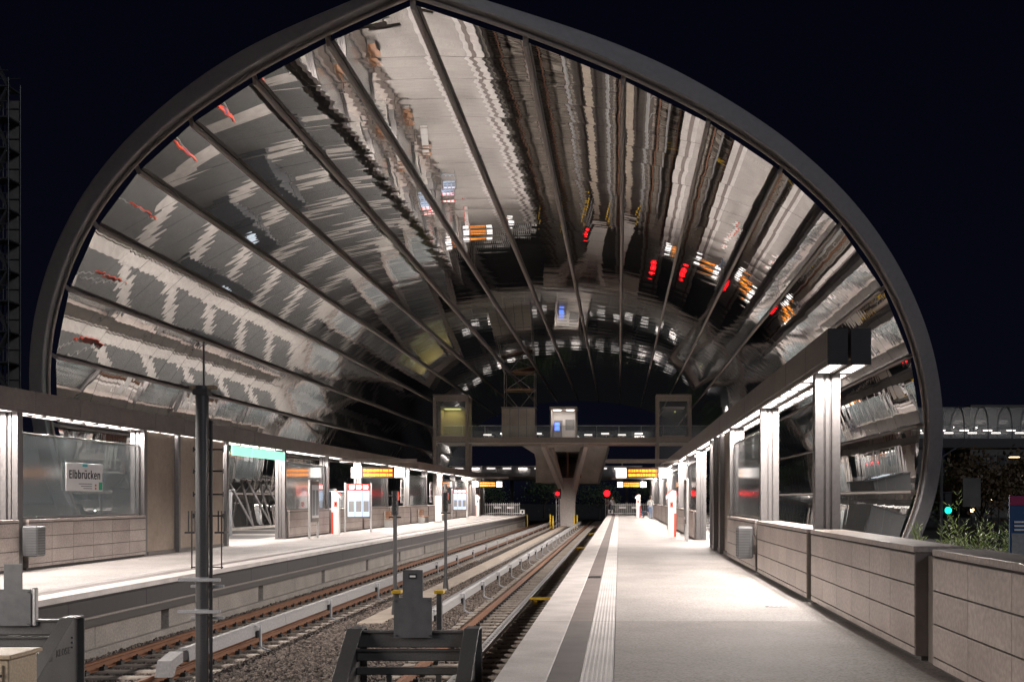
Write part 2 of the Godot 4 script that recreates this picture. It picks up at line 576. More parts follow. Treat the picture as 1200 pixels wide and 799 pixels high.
func bays(s: int) -> void:
	# parapets before the light beam
	if s == 1:
		parapet(s, -2.6, 3.95, "tiled parapet wall beside the shrubs, the stretch nearest the blue and magenta board")
		parapet(s, 4.15, 10.45, "tiled parapet wall in front of the blue and magenta board")
		parapet(s, 11.1, 17.08, "tiled parapet wall ending below the dark end of the light beam")
		var r := thing("recess_cover", "dark brown recessed metal cover between two tiled parapet walls by the shrubs", "metal cover", Vector3(C + 8.1, 0, -10.78))
		side(r, "panel", s, 7.98, 8.05, 0.0, 1.02, 10.46, 10.76, M.cladding, 0.004)
		side(r, "panel", s, 7.98, 8.05, 0.0, 1.02, 10.775, 11.09, M.cladding, 0.004)
		side(r, "backing", s, 8.052, 8.28, 0.0, 1.06, 10.46, 11.09, M.joint, 0.0)
	else:
		parapet(s, 11.9, 18.05, "tiled parapet wall outside the hall on the platform with the station name sign")
	for k in EARLY[s]:
		column(s, M0 + SHIFT[s] - MP * (k + 1), "light grey column outside the hall, %s before the name sign platform bays" % ORD[k])
	for k in BAYS.size() + 1:
		column(s, M0 + SHIFT[s] + MP * k, "%s light grey column from the near end of the %s" % [ORD[k], PLAT[s]])
	for k in BAYS.size():
		var a: float = M0 + SHIFT[s] + MP * k
		var b := a + MP
		var kind: String = BAYS[k]
		if kind == "wall" or kind == "glass":
			parapet(s, a + 0.2, b - 0.2, "tiled parapet wall in the %s bay of the %s" % [ORD[k], PLAT[s]])
		if kind == "glass":
			var g := thing("windscreen", "greenish glass windscreen on the parapet in the %s bay of the %s" % [ORD[k], PLAT[s]], "windscreen", Vector3(C + s * 8.05, 1.11, -(a + b) / 2), "glass windscreens on the parapets")
			for i in 3:
				var d0 := a + 0.22 + i * 2.055
				side(g, "pane", s, 8.045, 8.057, 1.16, 2.98, d0 + 0.006, d0 + 2.045, M.screen_glass, 0.0)
			side(g, "bottom_rail", s, 8.02, 8.08, 1.112, 1.16, a + 0.21, b - 0.21, M.column, 0.004)
			side(g, "top_rail", s, 8.03, 8.07, 2.985, 3.02, a + 0.21, b - 0.21, M.column, 0.003)
			side(g, "side_rail", s, 8.03, 8.072, 1.162, 2.983, a + 0.12, a + 0.21, M.column, 0.003)
			side(g, "side_rail", s, 8.03, 8.072, 1.162, 2.983, b - 0.21, b - 0.12, M.column, 0.003)
		if kind == "panel":
			var g := thing("bronze_partition", "bronze metal partition between light grey posts in the %s bay of the %s" % [ORD[k], PLAT[s]], "partition", Vector3(C + s * 8.05, 0, -(a + b) / 2))
			for i in 3:
				var d0 := a + 0.2 + i * 2.07
				side(g, "metal_sheet", s, 8.0, 8.05, 0.1, 3.42, d0 + 0.06, d0 + 2.0, M.bronze, 0.004)
				side(g, "sill", s, 7.97, 8.07, 0.0, 0.095, d0 + 0.06, d0 + 2.0, M.cladding, 0.004)
				if i > 0:
					side(g, "post", s, 7.86, 8.2, 0.0, 3.43, d0 - 0.055, d0 + 0.045, M.column, 0.008)
		if kind == "open" and k == 3 and s == -1:
			var e := thing("exit_sign", "long glowing mint green exit sign hanging above the opening of the %s" % PLAT[s], "sign", Vector3(C + s * 8.0, 3.2, -(a + b) / 2))
			for i in 3:
				side(e, "light_panel", s, 7.86, 7.95, 3.02, 3.33, a + 0.35 + i * 1.98, a + 2.3 + i * 1.98, M.exit_light, 0.01)
				side(e, "hanger", s, 7.89, 7.92, 3.33, 3.44, a + 1.2 + i * 1.98, a + 1.24 + i * 1.98, M.column, 0.0)


func light_beam(s: int) -> void:
	var t := thing("light_beam", "long brown box beam with a row of lamps below, over the parapets of the %s" % PLAT[s], "light beam", Vector3(C + s * 8.2, 3.44, -60), "light beams over the platform edges")
	var m0: float = M0 + SHIFT[s]
	var d_end := m0 + MP * BAYS.size() + 0.3
	var start: float = m0 - 1.3 - EARLY[s] * MP
	for bx in [[7.9, 8.18], [8.225, 8.505]]:
		var cuts := [start, start + 1.9]
		var d := start + 1.9
		while d < d_end - 5.0:
			cuts += [d + 2.1, d + MP]
			d += MP
		cuts[cuts.size() - 1] = d_end
		for i in cuts.size() - 1:
			var gap := 0.022 if i % 2 == 0 else 0.005
			side(t, "cladding_panel", s, bx[0], bx[1], 3.505, 3.93, cuts[i] + (gap if i > 0 else 0.0), cuts[i + 1] - 0.005, M.cladding, 0.008)
		side(t, "core", s, bx[0] + 0.02, bx[1] - 0.02, 3.512, 3.9, start + 0.1, d_end - 0.1, M.joint, 0.0)
		side(t, "soffit", s, bx[0] + 0.05, bx[1] - 0.05, 3.445, 3.501, start + 0.02, d_end - 0.05, M.cladding, 0.0)
		for e in [bx[0] + 0.002, bx[1] - 0.042]:
			side(t, "soffit_lip", s, e, e + 0.04, 3.425, 3.501, start + 0.01, d_end - 0.04, M.cladding, 0.003)
		side(t, "end_cap", s, bx[0], bx[1], 3.425, 3.93, start - 0.02, start - 0.002, M.cladding_dark, 0.002)
		var n := int((d_end - start - 0.1) / 1.32)
		for i in n:
			var a := start + 0.12 + 1.32 * i
			side(t, "lamp", s, bx[0] + 0.06, bx[1] - 0.06, 3.432, 3.444, a + 0.05, a + 0.98, M.lamp, 0.0)
			# one wide downlight in every lamp, further off in every second one
			if a < 44.0:
				downlight(t, "lamp_light", Vector3(C + s * (bx[0] + bx[1]) / 2, 3.426, -(a + 0.52)), LAMP_POWER, LAMP_COLOR)
			elif i % 2 == 0:
				downlight(t, "lamp_light", Vector3(C + s * (bx[0] + bx[1]) / 2, 3.426, -(a + 0.52)), LAMP_POWER * 2.0, LAMP_COLOR)
	for d in [34.5, 52.0, 71.0, 90.0]:
		side(t, "tie", s, 8.18, 8.225, 3.6, 3.8, d, d + 0.1, M.joint, 0.0)


# ------------------------------------------------------------------ the glass shell
const NU := [0.000, 2.568, 5.123, 7.641, 10.071, 12.308, 14.218, 15.692, 16.613, 16.904, 16.547]
const NH := [13.600, 13.501, 13.224, 12.711, 11.875, 10.609, 8.890, 6.784, 4.385, 1.832, -0.713]

func node_d(k: float) -> float:
	return 28.0 + 2.03 * k

func node_p(s: int, k: int) -> Vector2:
	return Vector2(C + s * NU[k], NH[k])

func node_n(s: int, k: int) -> Vector2:   # outwards
	var a := node_p(s, maxi(k - 1, 0)) if k > 0 else node_p(-s, 1)
	var b := node_p(s, mini(k + 1, 10))
	var t := (b - a).normalized()
	return Vector2(-t.y, t.x) * s

func along(s: int, f: float) -> Vector2:   # smooth curve through the nodes
	var k := clampi(int(floor(f)), 0, 9)
	var p := []
	for j in [k - 1, k, k + 1, k + 2]:
		p.append(node_p(s, j) if j >= 0 and j <= 10 else (node_p(-s, -j) if j < 0 else node_p(s, 10) * 2.0 - node_p(s, 9)))
	return p[1].cubic_interpolate(p[2], p[0], p[3], f - k)

func shell() -> void:
	var t := thing("glass_hall", "tall vaulted station hall of mirroring glass strips between brown steel ribs", "hall", Vector3(C, 0, -80))
	const DEND := 142.0
	# ribs that run the length of the hall
	for k in 11:
		for s in ([1] if k == 0 else [1, -1]):
			var p := node_p(s, k)
			var n := node_n(s, k)
			var tg := Vector2(n.y, -n.x)
			var prof := []
			for q in [[-0.052, -0.03], [0.052, -0.03], [0.052, -0.19], [0.036, -0.205], [-0.036, -0.205], [-0.052, -0.19]]:
				prof.append(p - Vector2(C, 0) + tg * q[0] + n * q[1])
			var st := tool()
			var d0 := node_d(k) - 0.15
			add_prism(st, prof, Vector3(0, 0, 80.0 - d0), Vector3.RIGHT, Vector3.UP, Vector3(0, 0, -(DEND - d0)))
			part(t, "rib", st.commit(), M.shell_steel, Vector3(C, 0, -80))
			# stub that ties the rib to the edge arch
			var st2 := tool()
			add_tube(st2, Vector3(p.x, p.y, -(d0 + 0.1)) - Vector3(n.x, n.y, 0) * 0.12, Vector3(p.x, p.y, -(d0 + 0.02)) + Vector3(n.x, n.y, 0) * 0.3, 0.07, 0.07, 8)
			part(t, "rib_bracket", st2.commit(), M.shell_steel)
	# edge arches: a box beam and a thinner tube inside it
	for s in [1, -1]:
		for part_ in [["edge_arch", 0.17, 0.72, -0.55, 0.0, "arch_steel"], ["inner_arch", 0.03, 0.13, -0.30, -0.16, "shell_steel"]]:
			var st := tool()
			var steps := 160
			var prev := []
			for i in steps + 1:
				var f := 10.0 * i / steps
				var p := along(s, f)
				var q := along(s, minf(f + 0.02, 10.0)) - along(s, maxf(f - 0.02, 0.0))
				if f < 0.02:
					q = Vector2(s, 0)
				q = q.normalized()
				var n: Vector2 = Vector2(-q.y, q.x) * s
				var d := node_d(f)
				var ring := []
				var e := 0.03
				var r0: float = part_[1]
				var r1: float = part_[2] if part_[0] == "inner_arch" else lerpf(0.42, part_[2], smoothstep(0.0, 2.6, f))
				var z0: float = part_[3]
				var z1: float = part_[4]
				for c in [[r0, z0 + e], [r0 + e, z0], [r1 - e, z0], [r1, z0 + e], [r1, z1 - e], [r1 - e, z1], [r0 + e, z1], [r0, z1 - e]]:
					ring.append([Vector3(p.x + n.x * c[0], p.y + n.y * c[0], -(d + c[1])), n, c])
				if prev:
					for j in ring.size():
						var j2 := (j + 1) % ring.size()
						var out: Vector3 = (ring[j][0] + ring[j2][0]) / 2 - Vector3(p.x + n.x * (r0 + r1) / 2, p.y + n.y * (r0 + r1) / 2, -(d + (z0 + z1) / 2))
						face(st, [prev[j][0], prev[j2][0], ring[j2][0], ring[j][0]], out)
				prev = ring
			part(t, part_[0], st.commit(), M[part_[5]])
	# dark closing strip between glass and arch, and the foot
	for s in [1, -1]:
		side(t, "foot_beam", s, 16.2, 17.2, -1.6, -0.75, 48.0, DEND, M.concrete, 0.02)
	for s in [-1]:
		var d := 51.0
		while d < 80.0:
			for e in [-1.1, 1.1]:
				bar(t, "strut", Vector3(C + s * 15.4, -0.04, -d), Vector3(C + s * 16.45, 2.6, -(d + e)), 0.11, 0.11, M.column, 0.01)
			d += 3.3
	# glass: flat strips of panes, each pane a little bowed
	var list := []
	for s in [1, -1]:
		for k in 10:
			var a := node_d(k) + 0.06
			var b := node_d(k + 1) + 0.06
			var r0 := a
			var first := true
			while r0 < DEND - 0.1:
				var r1 := minf(28.0 + 1.65 * (floor((b + 0.45 - 28.0) / 1.65) + 1.0), DEND) if first else minf(r0 + 1.65, DEND)
				list.append([(r0 if not first else r1 - 1.65) + (5.0 - k) * 0.5, s, k, r0, r1, b if first else r0, r1, not first])
				first = false
				r0 = r1
	list.sort_custom(func(x, y): return x[0] < y[0])
	var rest := tool()
	var i := 0
	for q in list:
		var s: int = q[1]
		var k: int = q[2]
		var g := 0.009
		var p0 := node_p(s, k)
		var p1 := node_p(s, k + 1)
		var mid := Vector3((p0.x + p1.x) / 2, (p0.y + p1.y) / 2, -(q[3] + q[4]) / 2)
		var tg := (p1 - p0).normalized() * 0.012
		var quad := [Vector3(p0.x + tg.x, p0.y + tg.y, -(q[3] + g)), Vector3(p0.x + tg.x, p0.y + tg.y, -(q[4] - g)), Vector3(p1.x - tg.x, p1.y - tg.y, -(q[6] - g)), Vector3(p1.x - tg.x, p1.y - tg.y, -minf(q[5] + g, q[6] - g))]
		var bow: float = [0.0013, 0.0022, 0.0031, 0.0018][rng.randi_range(0, 3)]
		var m: ArrayMesh
		var key := "pane%d_%d_%.4f" % [s, k, bow]
		if q[7] and meshes.has(key) and q[4] < DEND:
			m = meshes[key]
		else:
			m = bowed(quad, mid, bow)
			if q[7] and q[4] < DEND:
				meshes[key] = m
		var b := Basis.from_euler(Vector3(rng.randfn(0, 0.0013), rng.randfn(0, 0.001), rng.randfn(0, 0.0016)))
		if i < 300:
			part(t, "glass_pane", m, M.shell_glass, mid, b)
		else:
			rest.append_from(m, 0, Transform3D(b, mid - Vector3(C, 0, -80)))
		i += 1
	var o := part(t, "glass_panes", rest.commit(), M.shell_glass, Vector3(C, 0, -80))
	o.set_meta("kind", "stuff")

func bowed(q: Array, mid: Vector3, bow: float) -> ArrayMesh:
	var st := tool()
	var n: Vector3 = (q[1] - q[0]).cross(q[2] - q[0]).normalized()
	var inw := Vector3(C, 4.0, mid.z) - mid
	if n.dot(inw) < 0:
		n = -n
	var eu: Vector3 = q[3] - q[0]
	var ev: Vector3 = q[1] - q[0]
	if eu.length() < 0.1:
		eu = q[2] - q[1]
	var R := 5        # across the strip
	var S := 13       # along it: the glass also carries faint roller waves
	var ph := rng.randf() * TAU
	var wave := 0.0036 * 1.65 / (TAU * 4.0)
	for i in R + 1:
		for j in S + 1:
			var u := float(i) / R
			var v := float(j) / S
			var p: Vector3 = (q[0] as Vector3).lerp(q[3], u).lerp((q[1] as Vector3).lerp(q[2], u), v)
			var h := bow * 16.0 * u * (1 - u) * v * (1 - v) + wave * sin(TAU * 4.0 * v + ph)
			var du := bow * 16.0 * (1 - 2 * u) * v * (1 - v)
			var dv := bow * 16.0 * u * (1 - u) * (1 - 2 * v) + wave * TAU * 4.0 * cos(TAU * 4.0 * v + ph)
			st.set_normal((n - eu.normalized() * du / eu.length() - ev.normalized() * dv / maxf(ev.length(), 0.3)).normalized())
			st.add_vertex(p - mid + n * h)
	var flip := (ev.cross(eu)).dot(n) > 0
	for i in R:
		for j in S:
			var a := i * (S + 1) + j
			var ids := [a, a + S + 1, a + 1, a + 1, a + S + 1, a + S + 2] if flip else [a, a + 1, a + S + 1, a + 1, a + S + 2, a + S + 1]
			for x in ids:
				st.add_index(x)
	return st.commit()


# ------------------------------------------------------------------ tracks
const TRACKS := {1: -2.32, -1: -7.45}

func tracks() -> void:
	var rp := []
	for q in [[-0.036, 0.0], [-0.036, -0.03], [-0.009, -0.05], [-0.009, -0.12], [-0.062, -0.138], [-0.062, -0.15], [0.062, -0.15], [0.062, -0.138], [0.009, -0.12], [0.009, -0.05], [0.036, -0.03], [0.036, 0.0], [0.028, 0.006], [-0.028, 0.006]]:
		rp.append(Vector2(q[0], q[1]))
	var rail := extrude(rp, 0.0, 134.0)
	for s in [1, -1]:
		var x: float = TRACKS[s]
		var lab: String = {1: "railway track with rusty rails and pale sleepers along the platform by the shrubs", -1: "railway track with rusty rails along the platform with the station name sign"}[s]
		var t := thing("railway_track", lab, "track", Vector3(x, RAIL - 0.15, -70), "railway tracks")
		for g in [-0.7525, 0.7525]:
			part(t, "rail", rail, M.rust, Vector3(x + g, RAIL - 0.006, -6.0))
		var clips := tool()
		var d := 6.3
		while d < 139.0:
			box(t, "sleeper", Vector3(x, RAIL - 0.235, -d), Vector3(2.4, 0.15, 0.25), M["sleeper%d" % rng.randi_range(0, 1)], 0.02, Basis(Vector3.UP, rng.randfn(0, 0.006)))
			for g in [-0.7525, 0.7525]:
				for e in [-0.105, 0.105]:
					add_box(clips, Vector3(g + e, 0.03, 70.0 - d), Vector3(0.075, 0.055, 0.13))
					add_tube(clips, Vector3(g + e * 1.1, 0.04, 70.0 - d), Vector3(g + e * 1.1, 0.085, 70.0 - d), 0.018, 0.015, 5)
			d += 0.62
		var c := part(t, "rail_fastenings", clips.commit(), M.clip, t.position)
		c.set_meta("kind", "stuff")
	conductor(-1, TRACKS[-1] + 0.93, 16.4, 5.0, 20.4, "grey covered conductor rail of the track along the platform with the name sign")
	conductor(1, TRACKS[1] - 1.48, 21.5, 3.95, 23.1, "grey covered conductor rail of the track along the platform by the shrubs")
	# cable tray in the middle of the track by the shrubs
	var t := thing("cable_tray", "pale slotted steel tray lying along the middle of the track by the shrubs", "cable tray", Vector3(-2.36, -1.12, -55))
	var d := 10.2
	var slots := tool()
	while d < 104.0:
		span(t, "tray_length", -2.43, -2.29, -1.1, -1.0, d + 0.004, d + 2.996, M.cover, 0.012)
		for k in 10:
			if d < 50:
				add_box(slots, Vector3(-2.342 + 2.36, -1.001 + 1.12, 55.0 - (d + 0.15 + 0.3 * k)), Vector3(0.03, 0.006, 0.1))
		d += 3.0
	part(t, "slots", slots.commit(), M.black, t.position)
	for k in [29.5, 60.0, 84.0]:
		var y := thing("crossing_plate", "yellow cable plate bridging from the tray to the platform wall, %s along" % ORD[[29.5, 60.0, 84.0].find(k)], "plate", Vector3(-1.95, -1.0, -k), "yellow plates beside the tray")
		span(y, "plate", -2.28, -1.35, -1.02, -0.97, k - 0.13, k + 0.13, M.yellow, 0.008)
		span(y, "foot", -2.2, -2.1, -1.17, -1.022, k - 0.08, k + 0.08, M.yellow, 0.004)
		span(y, "foot", -1.48, -1.38, -1.17, -1.022, k - 0.08, k + 0.08, M.yellow, 0.004)
	var yl := thing("crossing_plate", "yellow cable plate lying beside the far conductor rail under the platform with the name sign", "plate", Vector3(-7.1, -1.0, -26))
	span(yl, "plate", -7.35, -6.9, -0.98, -0.93, 26.9, 27.25, M.yellow, 0.008)
	span(yl, "foot", -7.2, -7.05, -1.2, -0.982, 26.95, 27.2, M.yellow, 0.004)
	# concrete cable trough between the tracks
	var ct := thing("cable_trough", "beige concrete cable trough with lids running between the two tracks", "cable trough", Vector3(-5.2, -1.2, -70))
	d = 24.0
	while d < 110.0:
		span(ct, "lid", -5.47, -4.95, -1.075, -1.02, d + 0.004, d + 0.996, M.trough, 0.008)
		d += 1.0
	span(ct, "trough_body", -5.44, -4.98, -1.3, -1.078, 24.0, 110.0, M.concrete, 0.0)


func conductor(s: int, x: float, d0: float, step: float, first: float, label: String) -> void:
	var t := thing("conductor_rail", label, "conductor rail", Vector3(x, -1.15, -60), "conductor rails with grey covers")
	var prof := [Vector2(-0.1, -0.88), Vector2(-0.1, -0.72), Vector2(-0.06, -0.67), Vector2(0.05, -0.66), Vector2(0.085, -0.70), Vector2(0.1, -0.86), Vector2(0.085, -0.86), Vector2(0.07, -0.72), Vector2(-0.085, -0.74), Vector2(-0.085, -0.88)]
	var d := d0 + 0.8
	while d < 112.0:
		part(t, "cover", extrude(prof, d + 0.006, d + 4.994), M.cover, Vector3(x, 0, 0))
		d += 5.0
	# sloping run-up at the end
	var st := tool()
	add_prism(st, [Vector2(d0, -0.98), Vector2(d0 + 0.1, -0.76), Vector2(d0 + 0.55, -0.68), Vector2(d0 + 0.55, -0.84), Vector2(d0 + 0.3, -0.87), Vector2(d0 + 0.2, -1.0)], Vector3(x - 0.1, 0, 0), Vector3(0, 0, -1), Vector3.UP, Vector3(0.2, 0, 0))
	part(t, "run_up", st.commit(), M.cover)
	span(t, "coupling", x - 0.09, x + 0.09, -0.85, -0.69, d0 + 0.56, d0 + 0.79, M.black, 0.02)
	span(t, "contact_rail", x - 0.05, x + 0.05, -0.9, -0.8, d0 + 0.6, 112.0, M.rust, 0.01)
	d = first
	while d < 111.0:
		var b := part(t, "bracket", bracket(1 if s == 1 else 1), M.galvanised_light, Vector3(x, 0, -d))
		if d < 60:
			box(b, "insulator", Vector3(x + 0.12, -0.83, -d), Vector3(0.05, 0.12, 0.16), M.black, 0.01)
		d += step

func bracket(_s: int) -> ArrayMesh:
	if not meshes.has("bracket"):
		var st := tool()
		add_box(st, Vector3(0.165, -0.88, 0), Vector3(0.03, 0.38, 0.07))
		add_box(st, Vector3(0.19, -1.07, 0), Vector3(0.09, 0.03, 0.07), Basis(Vector3.BACK, -0.5))
		add_box(st, Vector3(0.3, -1.115, 0), Vector3(0.2, 0.025, 0.07), Basis(Vector3.BACK, -0.25))
		add_box(st, Vector3(0.1, -0.68, 0), Vector3(0.16, 0.025, 0.06))
		meshes["bracket"] = st.commit()
	return meshes["bracket"]

func bed_y(x: float, d: float) -> float:
	var y := -1.175
	var c := absf(x + 4.95)
	y += 0.13 * smoothstep(1.5, 0.7, c) * smoothstep(60.0, 20.0, d)
	return y

func ballast() -> void:
	var n := FastNoiseLite.new()
	n.seed = 9
	n.frequency = 0.9
	var st := tool()
	var nx := 60
	var nd := 260
	for j in nd + 1:
		var d := 2.0 + pow(float(j) / nd, 1.6) * 150.0
		for i in nx + 1:
			var x := -9.3 + 8.2 * i / nx
			st.add_vertex(Vector3(x, bed_y(x, d) - 0.012 + 0.025 * n.get_noise_2d(x * 3, d * 3), -d))
	for j in nd:
		for i in nx:
			var a := j * (nx + 1) + i
			for q in [a, a + nx + 1, a + 1, a + 1, a + nx + 1, a + nx + 2]:
				st.add_index(q)
	st.generate_normals()
	var b := structure("ballast_bed")
	part(b, "ballast_bed", st.commit(), M.ballast)
	# loose stones
	var rock := tool()
	var pts := []
	var ico := SphereMesh.new()
	ico.radial_segments = 6
	ico.rings = 3
	ico.radius = 1.0
	ico.height = 2.0
	var arr := ico.get_mesh_arrays()
	var vs: PackedVector3Array = arr[Mesh.ARRAY_VERTEX]
	var ix: PackedInt32Array = arr[Mesh.ARRAY_INDEX]
	for i in range(0, ix.size(), 3):
		var q := []
		for k in 3:
			var v: Vector3 = vs[ix[i + k]]
			var r := 1.0 + 0.45 * sin(v.x * 5.1 + v.y * 3.3) * cos(v.z * 4.3 - v.y * 2.7)
			q.append(v * r * Vector3(1.15, 0.75, 0.95))
		if (q[1] - q[0]).cross(q[2] - q[0]).length() > 1e-4:
			face(rock, q, q[0] + q[1] + q[2])
	var spots := []
	for i in 90000:
		var d := 8.0 + pow(rng.randf(), 1.35) * 42.0
		var x := rng.randf_range(-9.05, -1.15)
		var on := false
		for tx in [TRACKS[1], TRACKS[-1]]:
			if absf(x - tx) < 1.22:
				var ph := fposmod(d - 6.3 + 0.31, 0.62) - 0.31
				if absf(ph) < 0.135 and rng.randf() > 0.04:
					on = true
				if absf(absf(x - tx) - 0.7525) < 0.07:
					on = true
		if d > 23.9 and x > -5.5 and x < -4.92:
			on = true
		if on:
			continue
		spots.append(Vector3(x, bed_y(x, d), -d))
	var mm := MultiMesh.new()
	mm.transform_format = MultiMesh.TRANSFORM_3D
	mm.use_colors = true
	mm.mesh = rock.commit()
	mm.instance_count = spots.size()
	for i in spots.size():
		var r := rng.randf_range(0.017, 0.036)
		var bs := Basis.from_euler(Vector3(rng.randf() * TAU, rng.randf() * TAU, rng.randf() * TAU)).scaled(Vector3.ONE * r)
		mm.set_instance_transform(i, Transform3D(bs, spots[i] + Vector3(0, rng.randf_range(-0.012, 0.016), 0)))
		var tone := rng.randf_range(0.045, 0.21)
		mm.set_instance_color(i, Color(tone, tone * 0.80, tone * 0.67))
	var o := MultiMeshInstance3D.new()
	o.name = "ballast_gravel"
	o.multimesh = mm
	var m := mat("stone", Color.WHITE, 0.95)
	m.vertex_color_use_as_albedo = true
	o.material_override = m
	o.set_meta("kind", "stuff")
	o.set_meta("label", "brown grey crushed stone ballast around the sleepers")
	o.set_meta("category", "gravel")
	add_child(o)


func track_things() -> void:
	buffer_stop(TRACKS[1], 13.1, "dark steel buffer stop with galvanised plate on the track by the shrubs", false)
	buffer_stop(TRACKS[-1], 14.3, "dark steel buffer stop with lettered side plate behind the beige cabinet", true)
	# beige cabinet
	var c := thing("trackside_cabinet", "beige metal trackside cabinet in front of the lettered buffer stop", "cabinet", Vector3(-6.35, -1.2, -11.6))
	span(c, "body", -6.75, -5.94, -1.2, 0.0, 11.2, 11.75, M.beige, 0.012)
	span(c, "lid", -6.79, -5.9, 0.003, 0.05, 11.16, 11.79, M.beige, 0.012)
	span(c, "door", -6.7, -6.33, -1.05, -0.05, 11.175, 11.198, M.beige, 0.006)
	span(c, "door", -6.32, -5.99, -1.05, -0.05, 11.175, 11.198, M.beige, 0.006)
	for y in [-0.15, -0.22, -0.29]:
		span(c, "hinge", -6.06, -5.99, y - 0.012, y + 0.012, 11.155, 11.174, M.black, 0.002)
	span(c, "handle", -6.36, -6.34, -0.6, -0.42, 11.14, 11.174, M.black, 0.002)
	mast()
	for k in 2:
		var d: float = [25.7, 33.2][k]
		signal_post(Vector3(-5.0, -1.15, -d), ["slim black signal post standing closer to the ladder mast", "slim black signal post standing closer to the far bridge"][k])


func buffer_stop(x: float, d: float, label: String, lettered: bool) -> void:
	var t := thing("buffer_stop", label, "buffer stop", Vector3(x, -1.0, -d), "buffer stops at the track ends")
	# side frames: web plates with flanges along the sloping and upright edges
	for s in [-1, 1]:
		var sx: float = x + s * 0.66
		var st := tool()
		var prof := [Vector2(d + 0.12, -0.97), Vector2(d + 0.12, 0.08), Vector2(d - 0.14, 0.08), Vector2(d - 1.35, -0.75), Vector2(d - 1.35, -0.97)]
		add_prism(st, prof, Vector3(sx - 0.012, 0, 0), Vector3(0, 0, -1), Vector3.UP, Vector3(0.024, 0, 0))
		var w := part(t, "side_plate", st.commit(), M.buffer_steel)
		bar(w, "flange", Vector3(sx, -0.75, -(d - 1.36)), Vector3(sx, 0.092, -(d - 0.14)), 0.17, 0.025, M.buffer_steel)
		span(w, "flange", sx - 0.085, sx + 0.085, 0.082, 0.105, d - 0.13, d + 0.13, M.buffer_steel)
		span(w, "flange", sx - 0.085, sx + 0.085, -0.97, 0.08, d + 0.122, d + 0.145, M.buffer_steel)
		span(w, "rail_clamp", sx - 0.1, sx + 0.1, -1.0, -0.9, d - 1.3, d - 1.0, M.buffer_steel, 0.01)
		for b in 3:
			tube(w, "bolt", Vector3(sx + 0.012, -0.15 - b * 0.06, -(d - 0.05)), Vector3(sx + 0.03, -0.15 - b * 0.06, -(d - 0.05)), 0.014, M.galvanised, 6)
		if lettered and s == 1:
			text(w, "lettering", "KLOSE", 0.085, Vector3(sx + 0.014, -0.3, -(d - 0.27)), TO_PLUS_X, M.black, 1.0, true)
			for e in [[-0.045, 0.0], [0.045, 0.0]]:
				span(w, "emblem", sx + 0.013, sx + 0.017, -0.3 + e[0] - 0.03, -0.3 + e[0] + 0.03, d - 0.62, d - 0.54, M.black, 0.0)
	var bx := 0.645
	for q in [["cross_beam", -0.12, 0.075, -0.06, 0.02], ["cross_beam", -0.265, -0.135, -0.1, -0.02], ["cross_beam", -0.42, -0.335, -0.12, -0.04]]:
		span(t, q[0], x - bx, x + bx, q[1], q[2], d + q[3], d + q[4], M.buffer_steel, 0.012)
	span(t, "cross_flange", x - bx, x + bx, 0.055, 0.076, d - 0.12, d - 0.062, M.buffer_steel, 0.003)
	span(t, "cross_flange", x - bx, x + bx, -0.15, -0.133, d - 0.15, d - 0.102, M.buffer_steel, 0.003)
	for k in [-0.28, 0.28]:
		span(t, "strut", x + k - 0.03, x + k + 0.03, -0.62, -0.425, d - 0.1, d - 0.05, M.buffer_steel)
	span(t, "lower_tie", x - bx, x + bx, -0.9, -0.8, d - 0.1, d - 0.02, M.buffer_steel, 0.01)
	# galvanised head plate in the outline of a bottle
	var st := tool()
	add_prism(st, [Vector2(-0.215, 0.005), Vector2(0.215, 0.005), Vector2(0.215, 0.455), Vector2(0.112, 0.455), Vector2(0.112, 0.765), Vector2(-0.112, 0.765), Vector2(-0.112, 0.455), Vector2(-0.215, 0.455)], Vector3(x, 0, -(d - 0.155)), Vector3.RIGHT, Vector3.UP, Vector3(0, 0, -0.014))
	var hp := part(t, "head_plate", st.commit(), M.galvanised)
	for q in [[-0.19, 0.03], [0.19, 0.03], [-0.19, 0.42], [0.19, 0.42]]:
		tube(hp, "bolt", Vector3(x + q[0], q[1], -(d - 0.155)), Vector3(x + q[0], q[1], -(d - 0.17)), 0.012, M.mast_steel, 6)
	if not lettered:
		span(t, "name_label", x - 0.045, x + 0.045, 0.665, 0.725, d - 0.162, d - 0.157, M.black, 0.0)
		span(t, "label_print", x - 0.032, x + 0.032, 0.685, 0.705, d - 0.165, d - 0.163, M.white, 0.0)
		for k in [-0.245, 0.245]:
			span(t, "rear_post", x + k - 0.03, x + k + 0.03, -0.1, 0.47, d + 0.16, d + 0.24, M.buffer_steel, 0.006)
			span(t, "yellow_cap", x + k - 0.055, x + k + 0.055, 0.472, 0.51, d + 0.13, d + 0.27, M.yellow, 0.008)
	else:
		for k in [-0.235, 0.235]:
			span(t, "rear_post", x + k - 0.03, x + k + 0.03, 0.0, 0.47, d - 0.13, d - 0.05, M.steel_light, 0.012)
	span(t, "backing", x - 0.2, x + 0.2, 0.07, 0.4, d - 0.14, d - 0.1, M.buffer_steel, 0.004)


